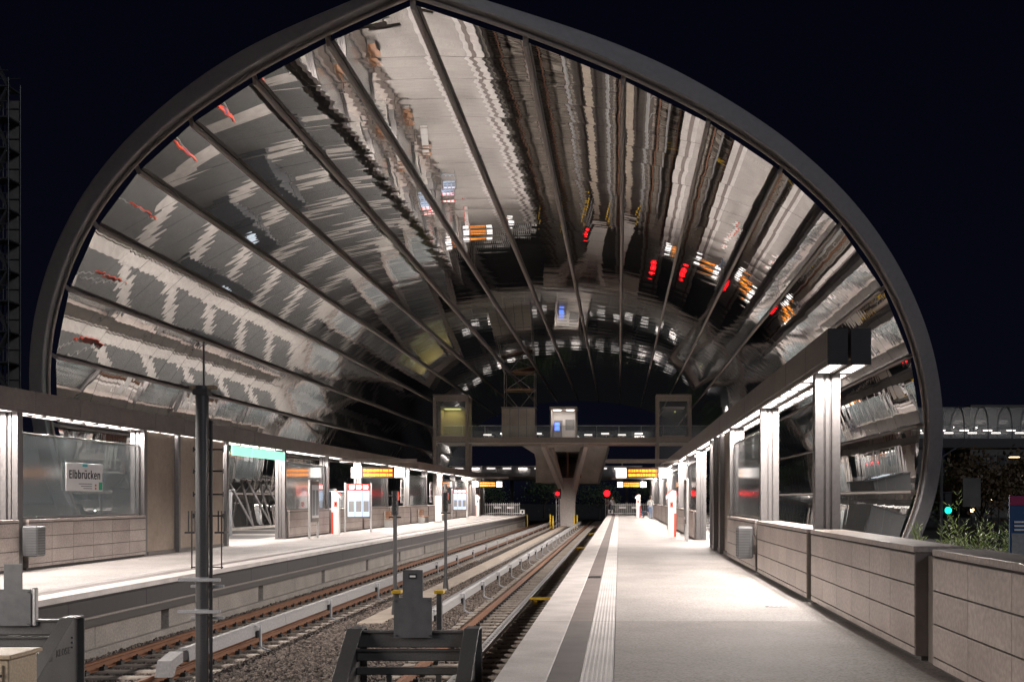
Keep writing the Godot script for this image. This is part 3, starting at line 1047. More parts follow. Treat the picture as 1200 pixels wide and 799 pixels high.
func mast() -> void:
	var x := -5.0
	var d := 13.8
	var t := thing("ladder_mast", "thick dark round mast with ladder rungs and cage between the buffer stops", "mast", Vector3(x, -1.15, -d))
	tube(t, "pole", Vector3(x, -1.15, -d), Vector3(x, 2.92, -d), 0.075, M.mast_steel, 20)
	tube(t, "aerial", Vector3(x + 0.02, 2.92, -d), Vector3(x + 0.02, 3.45, -d), 0.012, M.mast_steel, 6)
	tube(t, "conduit", Vector3(x + 0.1, -1.15, -d - 0.02), Vector3(x + 0.1, 2.5, -d - 0.02), 0.022, M.black, 8)
	box(t, "head_clamp", Vector3(x, 2.84, -d), Vector3(0.18, 0.07, 0.17), M.mast_steel, 0.012)
	box(t, "lamp_bracket", Vector3(x + 0.12, 2.9, -d), Vector3(0.1, 0.05, 0.1), M.beige, 0.008)
	box(t, "lamp_bracket", Vector3(x - 0.11, 2.9, -d), Vector3(0.07, 0.04, 0.08), M.beige, 0.008)
	for y in [0.6, 0.22]:
		var k := box(t, "clamp_bar", Vector3(x, y, -d + 0.09), Vector3(0.5, 0.04, 0.05), M.galvanised_light, 0.006)
		box(k, "clamp_bar_rear", Vector3(x + 0.03, y - 0.09, -d - 0.1), Vector3(0.4, 0.035, 0.04), M.galvanised_light, 0.006)
		tube(k, "clamp_ring", Vector3(x, y - 0.03, -d), Vector3(x, y + 0.03, -d), 0.084, M.galvanised_light, 20)
	for y in [2.16, 1.9, 1.62, 1.36]:
		bar(t, "rung", Vector3(x - 0.14, y, -d - 0.1), Vector3(x + 0.22, y, -d - 0.1), 0.02, 0.02, M.black)
		for e in [-0.14, 0.22]:
			bar(t, "rung_tip", Vector3(x + e, y - 0.03, -d - 0.1), Vector3(x + e, y + 0.03, -d - 0.1), 0.016, 0.016, M.black)
	for e in [-0.16, 0.2]:
		box(t, "grille_plate", Vector3(x + e, 1.16, -d - 0.1), Vector3(0.12, 0.02, 0.16), M.black, 0.002)
		for q in [-0.04, 0.0, 0.04]:
			bar(t, "grille_bar", Vector3(x + e + q, 1.17, -d - 0.1), Vector3(x + e + q, 1.42, -d - 0.1), 0.014, 0.014, M.black)
		bar(t, "hoop", Vector3(x + e, 0.72, -d - 0.1), Vector3(x + e, 1.15, -d - 0.1), 0.014, 0.014, M.black)
	bar(t, "hoop_foot", Vector3(x - 0.17, 0.74, -d - 0.1), Vector3(x + 0.22, 0.74, -d - 0.1), 0.014, 0.014, M.black)
	tube(t, "base_flange", Vector3(x, -1.15, -d), Vector3(x, -1.1, -d), 0.16, M.mast_steel, 16)


func signal_post(p: Vector3, label: String) -> void:
	var t := thing("signal_post", label, "signal post", p, "slim signal posts between the tracks")
	tube(t, "base_cone", p, p + Vector3(0, 0.45, 0), 0.1, M.mast_steel, 12, 0.055)
	tube(t, "pole", p + Vector3(0, 0.45, 0), p + Vector3(0, 2.35, 0), 0.045, M.mast_steel, 12)
	tube(t, "sleeve", p + Vector3(0, 1.05, 0), p + Vector3(0, 1.2, 0), 0.055, M.mast_steel, 12)
	box(t, "cross_arm", p + Vector3(0, 2.3, 0), Vector3(0.27, 0.035, 0.06), M.black, 0.004)
	var h := box(t, "signal_head", p + Vector3(0, 2.62, 0), Vector3(0.13, 0.55, 0.13), M.black, 0.02)
	for y in [2.48, 2.62, 2.76]:
		tube(h, "lens_hood", p + Vector3(0, y, 0.06), p + Vector3(0, y, 0.12), 0.05, M.black, 12)
	box(h, "back_plate", p + Vector3(0.062, 2.78, -0.03), Vector3(0.02, 0.2, 0.16), M.red, 0.002)


# ------------------------------------------------------------------ behind the platform walls, seen in the mirroring glass
func behind_walls() -> void:
	for k in 3:
		var s: int = [-1, -1, 1][k]
		var d: float = [43.6, 70.0, 66.0][k]
		var t := thing("service_cabin", ["low slate grey cabin with lit roof lights behind the exit opening", "low slate grey cabin midway behind the name-sign platform wall", "low slate grey cabin behind the shrub-side platform wall"][k], "cabin", Vector3(C + s * 12.2, -0.04, -d - 3.5), "service cabins behind the walls")
		side(t, "body", s, 12.0, 14.2, -0.04, 1.9, d, d + 7.0, M.slate, 0.02)
		side(t, "roof", s, 11.9, 14.28, 1.902, 1.98, d - 0.1, d + 7.1, M.slate, 0.01)
		for i in 2:
			for j in 2:
				side(t, "roof_light", s, 12.5 + i * 0.55, 12.95 + i * 0.55, 1.982, 2.03, d + 2.2 + j * 0.7, d + 2.8 + j * 0.7, M.window_bright_light, 0.0)
		side(t, "roof_vent", s, 13.6, 14.0, 1.982, 2.2, d + 5.0, d + 5.8, M.steel_light, 0.01)
		side(t, "door", s, 11.97, 11.998, 0.0, 1.8, d + 4.6, d + 5.5, M.slate, 0.004)
	for k in 2:
		var d: float = [39.0, 57.0][k]
		var t := thing("red_banner", "long red banner board on posts behind the name-sign platform wall, %s" % ["near the exit sign", "between the cabins"][k], "banner", Vector3(C - 11.0, -0.04, -d - 2.0), "red banners behind the wall")
		side(t, "board", -1, 10.98, 11.04, 1.7, 2.2, d, d + 2.4, M.red, 0.004)
		side(t, "emblem", -1, 10.97, 10.979, 1.76, 2.14, d + 1.0, d + 1.4, M.sign_blue, 0.0)
		for e in [0.1, 2.24]:
			side(t, "post", -1, 11.042, 11.1, -0.04, 2.2, d + e, d + e + 0.06, M.steel_light, 0.004)

# ------------------------------------------------------------------ bridge across the hall
func bridge() -> void:
	var d := 103.0
	var t := thing("footbridge", "footbridge with glass railing crossing the hall above both platforms", "bridge", Vector3(-5, 6.5, -106))
	span(t, "deck", -16.4, 16.3, 6.62, 7.0, d + 0.1, 111.0, M.concrete_light, 0.02)
	span(t, "fascia", -16.4, 16.3, 6.56, 7.04, d, d + 0.098, M.shell_steel, 0.01)
	span(t, "soffit_edge", -16.4, 16.3, 6.5, 6.558, d + 0.02, d + 0.5, M.concrete_light, 0.01)
	var x := -16.0
	while x < 15.5:
		span(t, "railing_pane", x + 0.02, x + 1.98, 7.06, 8.05, d + 0.04, d + 0.055, M.clear_glass, 0.0)
		span(t, "railing_post", x - 0.015, x + 0.015, 7.04, 8.05, d + 0.03, d + 0.07, M.steel_light, 0.0)
		x += 2.0
	span(t, "handrail", -16.0, 16.0, 8.055, 8.1, d + 0.02, d + 0.08, M.steel_light, 0.008)
	x = -16.0
	while x < 15.5:
		span(t, "railing_pane", x + 0.02, x + 1.98, 7.06, 8.05, 110.8, 110.815, M.clear_glass, 0.0)
		x += 2.0
	for k in 17:
		var lx := -12.9 + 1.6 * k
		if absf(lx + 15.1) < 1.7 or absf(lx - 4.7) < 1.7:
			continue
		var l := span(t, "rail_lamp", lx, lx + 0.75, 7.55 + 0.12 * (k % 2), 7.68 + 0.12 * (k % 2), 109.5, 109.6, M.rail_lamp_light, 0.0)
		span(l, "lamp_stand", lx + 0.45, lx + 0.55, 7.0, 7.54, 109.52, 109.58, M.steel_light, 0.0)
		if k % 4 == 1:
			area_light(l, "lamp_light", Vector3(lx + 0.5, 7.6, -109.4), Basis(), Vector2(1.0, 0.13), -0.0 + 0.8, LAMP_COLOR)
	# Y pillar
	var p := thing("bridge_pillar", "brown steel Y shaped pillar between the tracks carrying the footbridge", "pillar", Vector3(-5, -1.2, -113))
	var st := tool()
	var prev := []
	for q in [[-1.3, 0.62], [0.5, 0.66], [1.8, 0.78], [2.7, 1.0], [3.1, 1.15]]:
		var ring := []
		for c in [[-1, -1], [1, -1], [1, 1], [-1, 1]]:
			ring.append(Vector3(-5.0 + c[0] * q[1], q[0], -112.6 + c[1] * 0.45))
		if prev:
			for j in 4:
				face(st, [prev[j], prev[(j + 1) % 4], ring[(j + 1) % 4], ring[j]], (ring[j] + ring[(j + 1) % 4]) / 2 - Vector3(-5, q[0], -112.6))
		prev = ring
	face(st, prev, Vector3.UP)
	part(p, "shaft", st.commit(), M.pillar_steel)
	for s in [-1, 1]:
		bar(p, "arm", Vector3(-5 + s * 0.62, 2.5, -112.0), Vector3(-5 + s * 1.95, 6.48, -105.6), 0.44, 0.5, M.pillar_steel, 0.03)
		bar(p, "arm", Vector3(-5 + s * 0.6, 2.7, -113.0), Vector3(-5 + s * 1.55, 6.48, -111.0), 0.45, 0.4, M.pillar_steel, 0.03)
		bar(p, "rim", Vector3(-5 + s * 0.64, -1.2, -112.1), Vector3(-5 + s * 0.72, 2.6, -112.1), 0.08, 0.12, M.pillar_steel, 0.01)
	bar(p, "head_tie", Vector3(-6.8, 6.38, -106.2), Vector3(-3.2, 6.38, -106.2), 0.3, 0.22, M.pillar_steel, 0.02)
	# stair housing, clad in pale panels
	var h := thing("stair_housing", "pale panelled stair housing hanging below the footbridge behind the pillar", "stair housing", Vector3(-5, 4.8, -118))
	var s1 := 12.0
	var o := []
	for q in [[606, 519], [625, 531], [633, 566], [700, 566], [713, 519]]:
		o.append(Vector2((q[0] - VX) / s1, EYE + (VY - q[1]) / s1))
	var xl := -6.5
	var xr := -3.7
	for q in [[o[0], o[1], o[2], Vector2(xl, o[2].y), Vector2(xl, o[0].y)], [Vector2(xr, o[0].y), o[4], o[3], Vector2(xr, o[3].y)]]:
		st = tool()
		add_prism(st, q, Vector3(0, 0, -113.9), Vector3.RIGHT, Vector3.UP, Vector3(0, 0, -12.0))
		part(h, "housing", st.commit(), M.concrete_light)
	span(h, "sill", xl, xr, o[2].y, 3.6, 113.9, 125.9, M.concrete_light, 0.0)
	span(h, "rear_wall", xl, xr, 3.6, o[0].y, 121.0, 121.2, M.concrete_light, 0.0)
	span(h, "ceiling", xl, xr, 6.2, o[0].y, 113.9, 121.0, M.concrete_light, 0.0)
	for k in 12:
		span(h, "step", xl + 0.2, xr - 0.2, 3.6 + 0.19 * k, 3.79 + 0.19 * k, 115.5 + 0.4 * k, 115.9 + 0.4 * k, M.concrete, 0.01)
	var xs := [-8.25, -7.4, -6.52, -3.68, -3.1, -2.55]
	for i in [0, 1, 3, 4]:
		span(h, "panel", xs[i] + 0.02, xs[i + 1] - 0.02, 3.12, 5.85, 113.86, 113.895, M.concrete_light, 0.01)
	for k in 3:
		span(h, "opening_frame", -6.4 + k * 1.25, -6.25 + k * 1.25, 3.6, 6.18, 113.95, 114.05, M.wood, 0.01)
	# lifts
	for s in [1, -1]:
		lift(s)
	# maintenance scaffold and box on the bridge
	var a := at(589, 512, 107.0)
	var b := at(628, 478, 107.0)
	var k := thing("equipment_box", "grey panelled equipment box standing on the footbridge under a scaffold", "box", Vector3((a.x + b.x) / 2, 7.0, -107))
	span(k, "body", a.x, b.x, 7.0, b.y - 0.06, 106.0, 108.4, M.galvanised_light, 0.02)
	for i in 4:
		var w := (b.x - a.x) / 4
		span(k, "panel", a.x + w * i + 0.03, a.x + w * (i + 1) - 0.03, 7.1, b.y - 0.15, 105.96, 105.998, M.concrete_light, 0.006)
	span(k, "lid", a.x - 0.06, b.x + 0.06, b.y - 0.055, b.y, 105.9, 108.5, M.concrete_light, 0.01)
	var c := at(592, 436, 107.0)
	var e := at(627, 436, 107.0)
	var sc := thing("scaffold", "steel scaffold with crossed braces on the equipment box of the footbridge", "scaffold", Vector3((c.x + e.x) / 2, b.y, -107))
	for x1 in [c.x, e.x]:
		for dd in [106.1, 108.2]:
			tube(sc, "post", Vector3(x1, b.y, -dd), Vector3(x1, c.y, -dd), 0.05, M.steel_light, 6)
	var y0 := b.y + 0.05
	var ym := (b.y * 0.42 + c.y * 0.58)
	var y2 := c.y - 0.1
	for yy in [y0 + 1.55, y2]:
		for dd in [106.1, 108.2]:
			bar(sc, "ledger", Vector3(c.x, yy, -dd), Vector3(e.x, yy, -dd), 0.1, 0.1, M.beige)
	span(sc, "platform_board", c.x, e.x, y0 + 1.62, y0 + 1.68, 106.1, 108.2, M.wood, 0.01)
	span(sc, "platform_board", c.x, e.x, y2 + 0.06, y2 + 0.12, 106.1, 108.2, M.wood, 0.01)
	bar(sc, "brace", Vector3(c.x + 0.4, y0 + 1.7, -106.05), Vector3(e.x - 0.15, y2, -106.05), 0.14, 0.06, M.galvanised_light)
	bar(sc, "brace", Vector3(e.x - 0.4, y0 + 1.7, -106.0), Vector3(c.x + 0.5, y2, -106.0), 0.14, 0.06, M.galvanised_light)
	bar(sc, "brace", Vector3(c.x + 0.05, y0 + 1.45, -106.05), Vector3(c.x + 1.2, y0, -106.05), 0.12, 0.06, M.galvanised_light)
	bar(sc, "brace", Vector3(e.x - 0.05, y0 + 1.45, -106.05), Vector3(e.x - 1.2, y0, -106.05), 0.12, 0.06, M.galvanised_light)
	# lit ticket booth
	a = at(645, 512, 107.0)
	b = at(676, 477, 107.0)
	var kb := thing("ticket_booth", "lit booth with bright blue screen standing on the footbridge", "booth", Vector3((a.x + b.x) / 2, 7.0, -107))
	span(kb, "back_wall", a.x, b.x, 7.0, b.y - 0.25, 108.6, 108.7, M.white, 0.01)
	span(kb, "side_wall", a.x, a.x + 0.12, 7.0, b.y - 0.25, 106.4, 108.598, M.concrete_light, 0.01)
	span(kb, "side_wall", b.x - 0.12, b.x, 7.0, b.y - 0.25, 106.4, 108.598, M.concrete_light, 0.01)
	span(kb, "roof", a.x - 0.05, b.x + 0.05, b.y - 0.248, b.y, 106.3, 108.8, M.concrete_light, 0.01)
	var mx := (a.x + b.x) / 2
	for sx in [-0.6, 0.6]:
		var l := span(kb, "ceiling_lamp", mx + sx - 0.35, mx + sx + 0.35, b.y - 0.3, b.y - 0.252, 106.9, 107.5, M.lamp, 0.0)
		area_light(l, "lamp_light", Vector3(mx + sx, b.y - 0.32, -107.2), DOWN, Vector2(0.7, 0.6), 1.6, LAMP_COLOR)
	span(kb, "ticket_machine", mx - 0.95, mx - 0.15, 7.0, 8.9, 107.6, 108.2, M.steel_light, 0.02)
	span(kb, "machine_screen", mx - 0.85, mx - 0.4, 7.9, 8.65, 107.57, 107.598, M.screen_blue_light, 0.0)
	span(kb, "notice_board", mx + 0.1, mx + 0.95, 8.0, 9.0, 108.55, 108.59, M.grey_print, 0.0)
	# walkway beyond
	var far := thing("far_walkway", "lit glass sided walkway crossing low beyond the stair housing", "walkway", Vector3(-12, 4.4, -150))
	span(far, "deck", -22.0, 3.0, 3.9, 4.4, 149.0, 152.0, M.concrete, 0.02)
	span(far, "handrail", -22.0, 3.0, 5.72, 5.8, 149.0, 149.08, M.steel_light, 0.01)
	for i in 12:
		span(far, "railing_pane", -22.0 + i * 2.1, -20.0 + i * 2.1, 4.42, 5.7, 149.03, 149.05, M.clear_glass, 0.0)
		var l := span(far, "rail_lamp", -21.6 + i * 2.1, -20.5 + i * 2.1, 5.42, 5.6, 151.4, 151.5, M.rail_lamp_light, 0.0)
		if i % 3 == 1:
			area_light(l, "lamp_light", Vector3(-21.0 + i * 2.1, 5.4, -151.3), Basis(), Vector2(1.1, 0.18), 1.0, LAMP_COLOR)
	span(far, "back_wall", -22.0, 3.0, 4.4, 5.8, 151.55, 151.7, M.cover, 0.0)
	for px in [-20.0, -14.0, 1.0]:
		span(far, "leg", px - 0.2, px + 0.2, -1.6, 3.9, 150.3, 150.7, M.concrete, 0.02)


func lift(s: int) -> void:
	var u := 9.85
	var d := 101.5
	var x := C + s * u
	var lab: String = {1: "glass lift tower with dark cabin beside the platform by the shrubs", -1: "glass lift tower with yellow lit cabin beside the platform with the name sign"}[s]
	var t := thing("lift_tower", lab, "lift", Vector3(x, 0, -d), "glass lift towers at the footbridge")
	for sx in [-1, 1]:
		for dd in [0.0, 2.2]:
			span(t, "corner_post", x + sx * 1.43 - 0.14, x + sx * 1.43 + 0.14, -0.03, 10.58, d + dd, d + dd + 0.3, M.shell_steel, 0.02)
	span(t, "roof", x - 1.58, x + 1.58, 10.6, 10.75, d - 0.05, d + 2.55, M.shell_steel, 0.02)
	for y in [[10.15, 10.58], [6.65, 7.05], [2.9, 3.2], [0.0, 0.3]]:
		span(t, "cross_band", x - 1.285, x + 1.285, y[0], y[1], d + 0.05, d + 0.25, M.shell_steel, 0.01)
		for sx in [-1, 1]:
			span(t, "side_band", x + sx * 1.4 - 0.1, x + sx * 1.4 + 0.1, y[0], y[1], d + 0.302, d + 2.198, M.shell_steel, 0.01)
	for y in [[7.07, 10.13], [3.22, 6.63], [0.32, 2.88]]:
		span(t, "front_glass", x - 1.28, x + 1.28, y[0], y[1], d + 0.14, d + 0.155, M.clear_glass, 0.0)
		for sx in [-1, 1]:
			span(t, "side_glass", x + sx * 1.4 - 0.007, x + sx * 1.4 + 0.007, y[0], y[1], d + 0.31, d + 2.19, M.clear_glass, 0.0)
	var cab := box(t, "cabin", Vector3(x, 7.12, -(d + 1.25)), Vector3(2.0, 0.12, 1.7), M.steel_light, 0.01)
	span(cab, "cabin_roof", x - 1.0, x + 1.0, 9.55, 9.7, d + 0.42, d + 2.1, M.steel_light, 0.01)
	span(cab, "cabin_wall", x - 1.0, x + 1.0, 7.2, 9.54, d + 2.02, d + 2.1, M.beige if s == -1 else M.clear_glass, 0.01)
	span(cab, "cabin_wall", x + s * 0.9, x + s * 1.0, 7.2, 9.54, d + 0.45, d + 2.01, M.beige if s == -1 else M.clear_glass, 0.01)
	span(cab, "cabin_rail", x - 0.8, x + 0.8, 8.05, 8.1, d + 1.9, d + 1.95, M.steel_light, 0.01)
	if s == -1:
		span(cab, "ceiling_lamp", x - 0.7, x + 0.7, 9.5, 9.545, d + 0.8, d + 1.7, M.lift_light, 0.0)
		area_light(cab, "lamp_light", Vector3(x, 9.48, -(d + 1.25)), DOWN, Vector2(1.4, 0.9), 2.2, Color(0.95, 0.95, 0.62))
	else:
		span(cab, "ceiling_lamp", x - 0.55, x + 0.55, 9.44, 9.545, d + 0.5, d + 0.6, M.soffit, 0.0)
		span(cab, "floor_lamp", x + 0.05, x + 0.2, 9.2, 9.3, d + 0.6, d + 0.7, M.lift_light, 0.0)


# ------------------------------------------------------------------ things on the platforms
func display_board(s: int, d: float, label: String, w := 1.0) -> void:
	var u1 := 7.35
	var u0 := u1 - 2.5
	var t := thing("display_board", label, "display board", Vector3(C + s * (u0 + u1) / 2, 2.5, -d), "hanging train displays")
	side(t, "carrier_bar", s, u0 - 0.5, 7.9, 3.22, 3.4, d + 0.1, d + 0.32, M.shell_steel, 0.01)
	for u in [u0 + 0.3, u1 - 0.3]:
		side(t, "hanger", s, u - 0.03, u + 0.03, 3.02, 3.22, d + 0.15, d + 0.25, M.shell_steel, 0.004)
	side(t, "housing", s, u0 + 0.52, u1 - 0.52, 2.5, 3.02, d, d + 0.3, M.cladding_dark, 0.01)
	for u in [u0, u1 - 0.5]:
		var b := side(t, "lit_box", s, u, u + 0.5, 2.52, 3.0, d + 0.02, d + 0.28, M.white, 0.01)
		side(b, "lit_face_light", s, u + 0.02, u + 0.48, 2.54, 2.98, d + 0.008, d + 0.018, M.white_box_light, 0.0)
	# rows of amber type too small to read
	for r in 2:
		var u := u0 + 0.6
		var y := 2.63 + 0.2 * r
		side(t, "row_light", s, u0 + 0.56, u1 - 0.56, y - 0.05, y + 0.1, d - 0.006, d - 0.002, M.amber_dim_light, 0.0)
		while u < u1 - 0.65:
			var l := rng.randf_range(0.05, 0.16)
			side(t, "glyph_light", s, u, minf(u + l, u1 - 0.6), y - 0.035 + rng.randf_range(0, 0.02), y + 0.075, d - 0.012, d - 0.008, M.amber_light, 0.0)
			u += l + rng.randf_range(0.015, 0.05)


func call_pillar(p: Vector3, s: int, label: String) -> void:
	var t := thing("call_pillar", label, "emergency pillar", p, "white and red emergency pillars")
	var st := tool()
	add_prism(st, [Vector2(-0.16, 0), Vector2(0.16, 0), Vector2(0.16, 1.62), Vector2(0.24, 1.52), Vector2(0.26, 1.66), Vector2(-0.02, 1.9), Vector2(-0.16, 1.86)], p + Vector3(0, 0, 0.13), Vector3(-s, 0, 0), Vector3.UP, Vector3(0, 0, -0.26))
	part(t, "body", st.commit(), M.white)
	box(t, "red_side", p + Vector3(s * 0.12, 0.5, 0.134), Vector3(0.09, 0.95, 0.008), M.red, 0.0)
	box(t, "red_side", p + Vector3(s * 0.163, 0.5, 0.0), Vector3(0.008, 0.95, 0.24), M.red, 0.0)
	var q := box(t, "call_panel", p + Vector3(-s * 0.02, 1.32, 0.135), Vector3(0.13, 0.22, 0.01), M.red, 0.002)
	box(q, "pictogram", p + Vector3(-s * 0.02, 1.33, 0.143), Vector3(0.06, 0.1, 0.006), M.ink, 0.0)
	box(t, "slanted_cap", p + Vector3(-s * 0.14, 1.8, 0.0), Vector3(0.28, 0.03, 0.26), M.red, 0.004, Basis(Vector3.BACK, s * 0.72))


func showcase(p: Vector3, lit: bool, label: String, face_dir: Basis) -> void:
	var t := thing("showcase", label, "showcase", p, "map showcases on posts")
	for e in [-0.62, 0.62]:
		box(t, "post", p + face_dir * Vector3(e, 1.15, 0), Vector3(0.08, 2.3, 0.08), M.steel_light, 0.008)
	part(t, "case", chamfer(Vector3(1.14, 1.62, 0.12), 0.01), M.cladding, p + Vector3(0, 1.45, 0), face_dir)
	if lit:
		part(t, "header_light", chamfer(Vector3(1.06, 0.26, 0.01), 0.0), M.map_red_light, p + face_dir * Vector3(0, 2.1, 0.067), face_dir)
		for k in 3:
			part(t, "header_badge_light", chamfer(Vector3(0.24, 0.17, 0.006), 0.0), M.white_box_light, p + face_dir * Vector3(-0.33 + 0.33 * k, 2.1, 0.077), face_dir)
			part(t, "map_light", chamfer(Vector3(0.33, 1.2, 0.01), 0.0), M.map_light, p + face_dir * Vector3(-0.355 + 0.355 * k, 1.33, 0.067), face_dir)
			part(t, "map_print", chamfer(Vector3(0.26, 0.5, 0.004), 0.0), M.grey_print, p + face_dir * Vector3(-0.355 + 0.355 * k, 1.2, 0.076), face_dir)
	else:
		for k in 2:
			part(t, "timetable", chamfer(Vector3(0.48, 1.3, 0.01), 0.0), M.white, p + face_dir * Vector3(-0.26 + 0.52 * k, 1.45, 0.067), face_dir)
			part(t, "timetable_print", chamfer(Vector3(0.4, 1.0, 0.004), 0.0), M.grey_print, p + face_dir * Vector3(-0.26 + 0.52 * k, 1.4, 0.076), face_dir)


func bench(s: int, d: float, label: String) -> void:
	var t := thing("bench", label, "bench", Vector3(C + s * 7.6, 0, -d), "wooden benches along the parapets")
	for e in [-0.75, 0.75]:
		side(t, "leg", s, 7.35, 7.8, 0.0, 0.4, d + e - 0.03, d + e + 0.03, M.steel_light, 0.01)
		side(t, "arm", s, 7.72, 7.8, 0.402, 0.85, d + e - 0.03, d + e + 0.03, M.steel_light, 0.01)
	for k in 4:
		side(t, "seat_slat", s, 7.33 + 0.105 * k, 7.425 + 0.105 * k, 0.405, 0.445, d - 0.9, d + 0.9, M.wood, 0.008)
	for k in 3:
		side(t, "back_slat", s, 7.69, 7.72, 0.52 + 0.12 * k, 0.62 + 0.12 * k, d - 0.9, d + 0.9, M.wood, 0.008)


func waste_bin(s: int, d: float, label: String) -> void:
	var x := C + s * 7.6
	var t := thing("waste_bin", label, "waste bin", Vector3(x, 0.3, -d), "perforated waste bins on the parapets")
	side(t, "body", s, 7.47, 7.8, 0.32, 0.98, d - 0.2, d + 0.2, M.galvanised, 0.03)
	side(t, "rear_bracket", s, 7.8, 7.85, 0.4, 0.8, d - 0.06, d + 0.06, M.cladding, 0.0)
	side(t, "liner", s, 7.5, 7.77, 0.981, 0.99, d - 0.17, d + 0.17, M.black, 0.0)
	var holes := tool()
	for i in 6:
		for j in 10:
			add_box(holes, Vector3(-0.11 + i * 0.044, 0.08 + j * 0.056, 0.2), Vector3(0.02, 0.024, 0.005))
			add_box(holes, Vector3(-s * 0.165 + s * 0.035, 0.08 + j * 0.056, -0.13 + i * 0.052), Vector3(0.005, 0.024, 0.02))
	var h := part(t, "perforation", holes.commit(), M.black, Vector3(C + s * 7.6, 0.3, -d))
	h.set_meta("kind", "stuff")


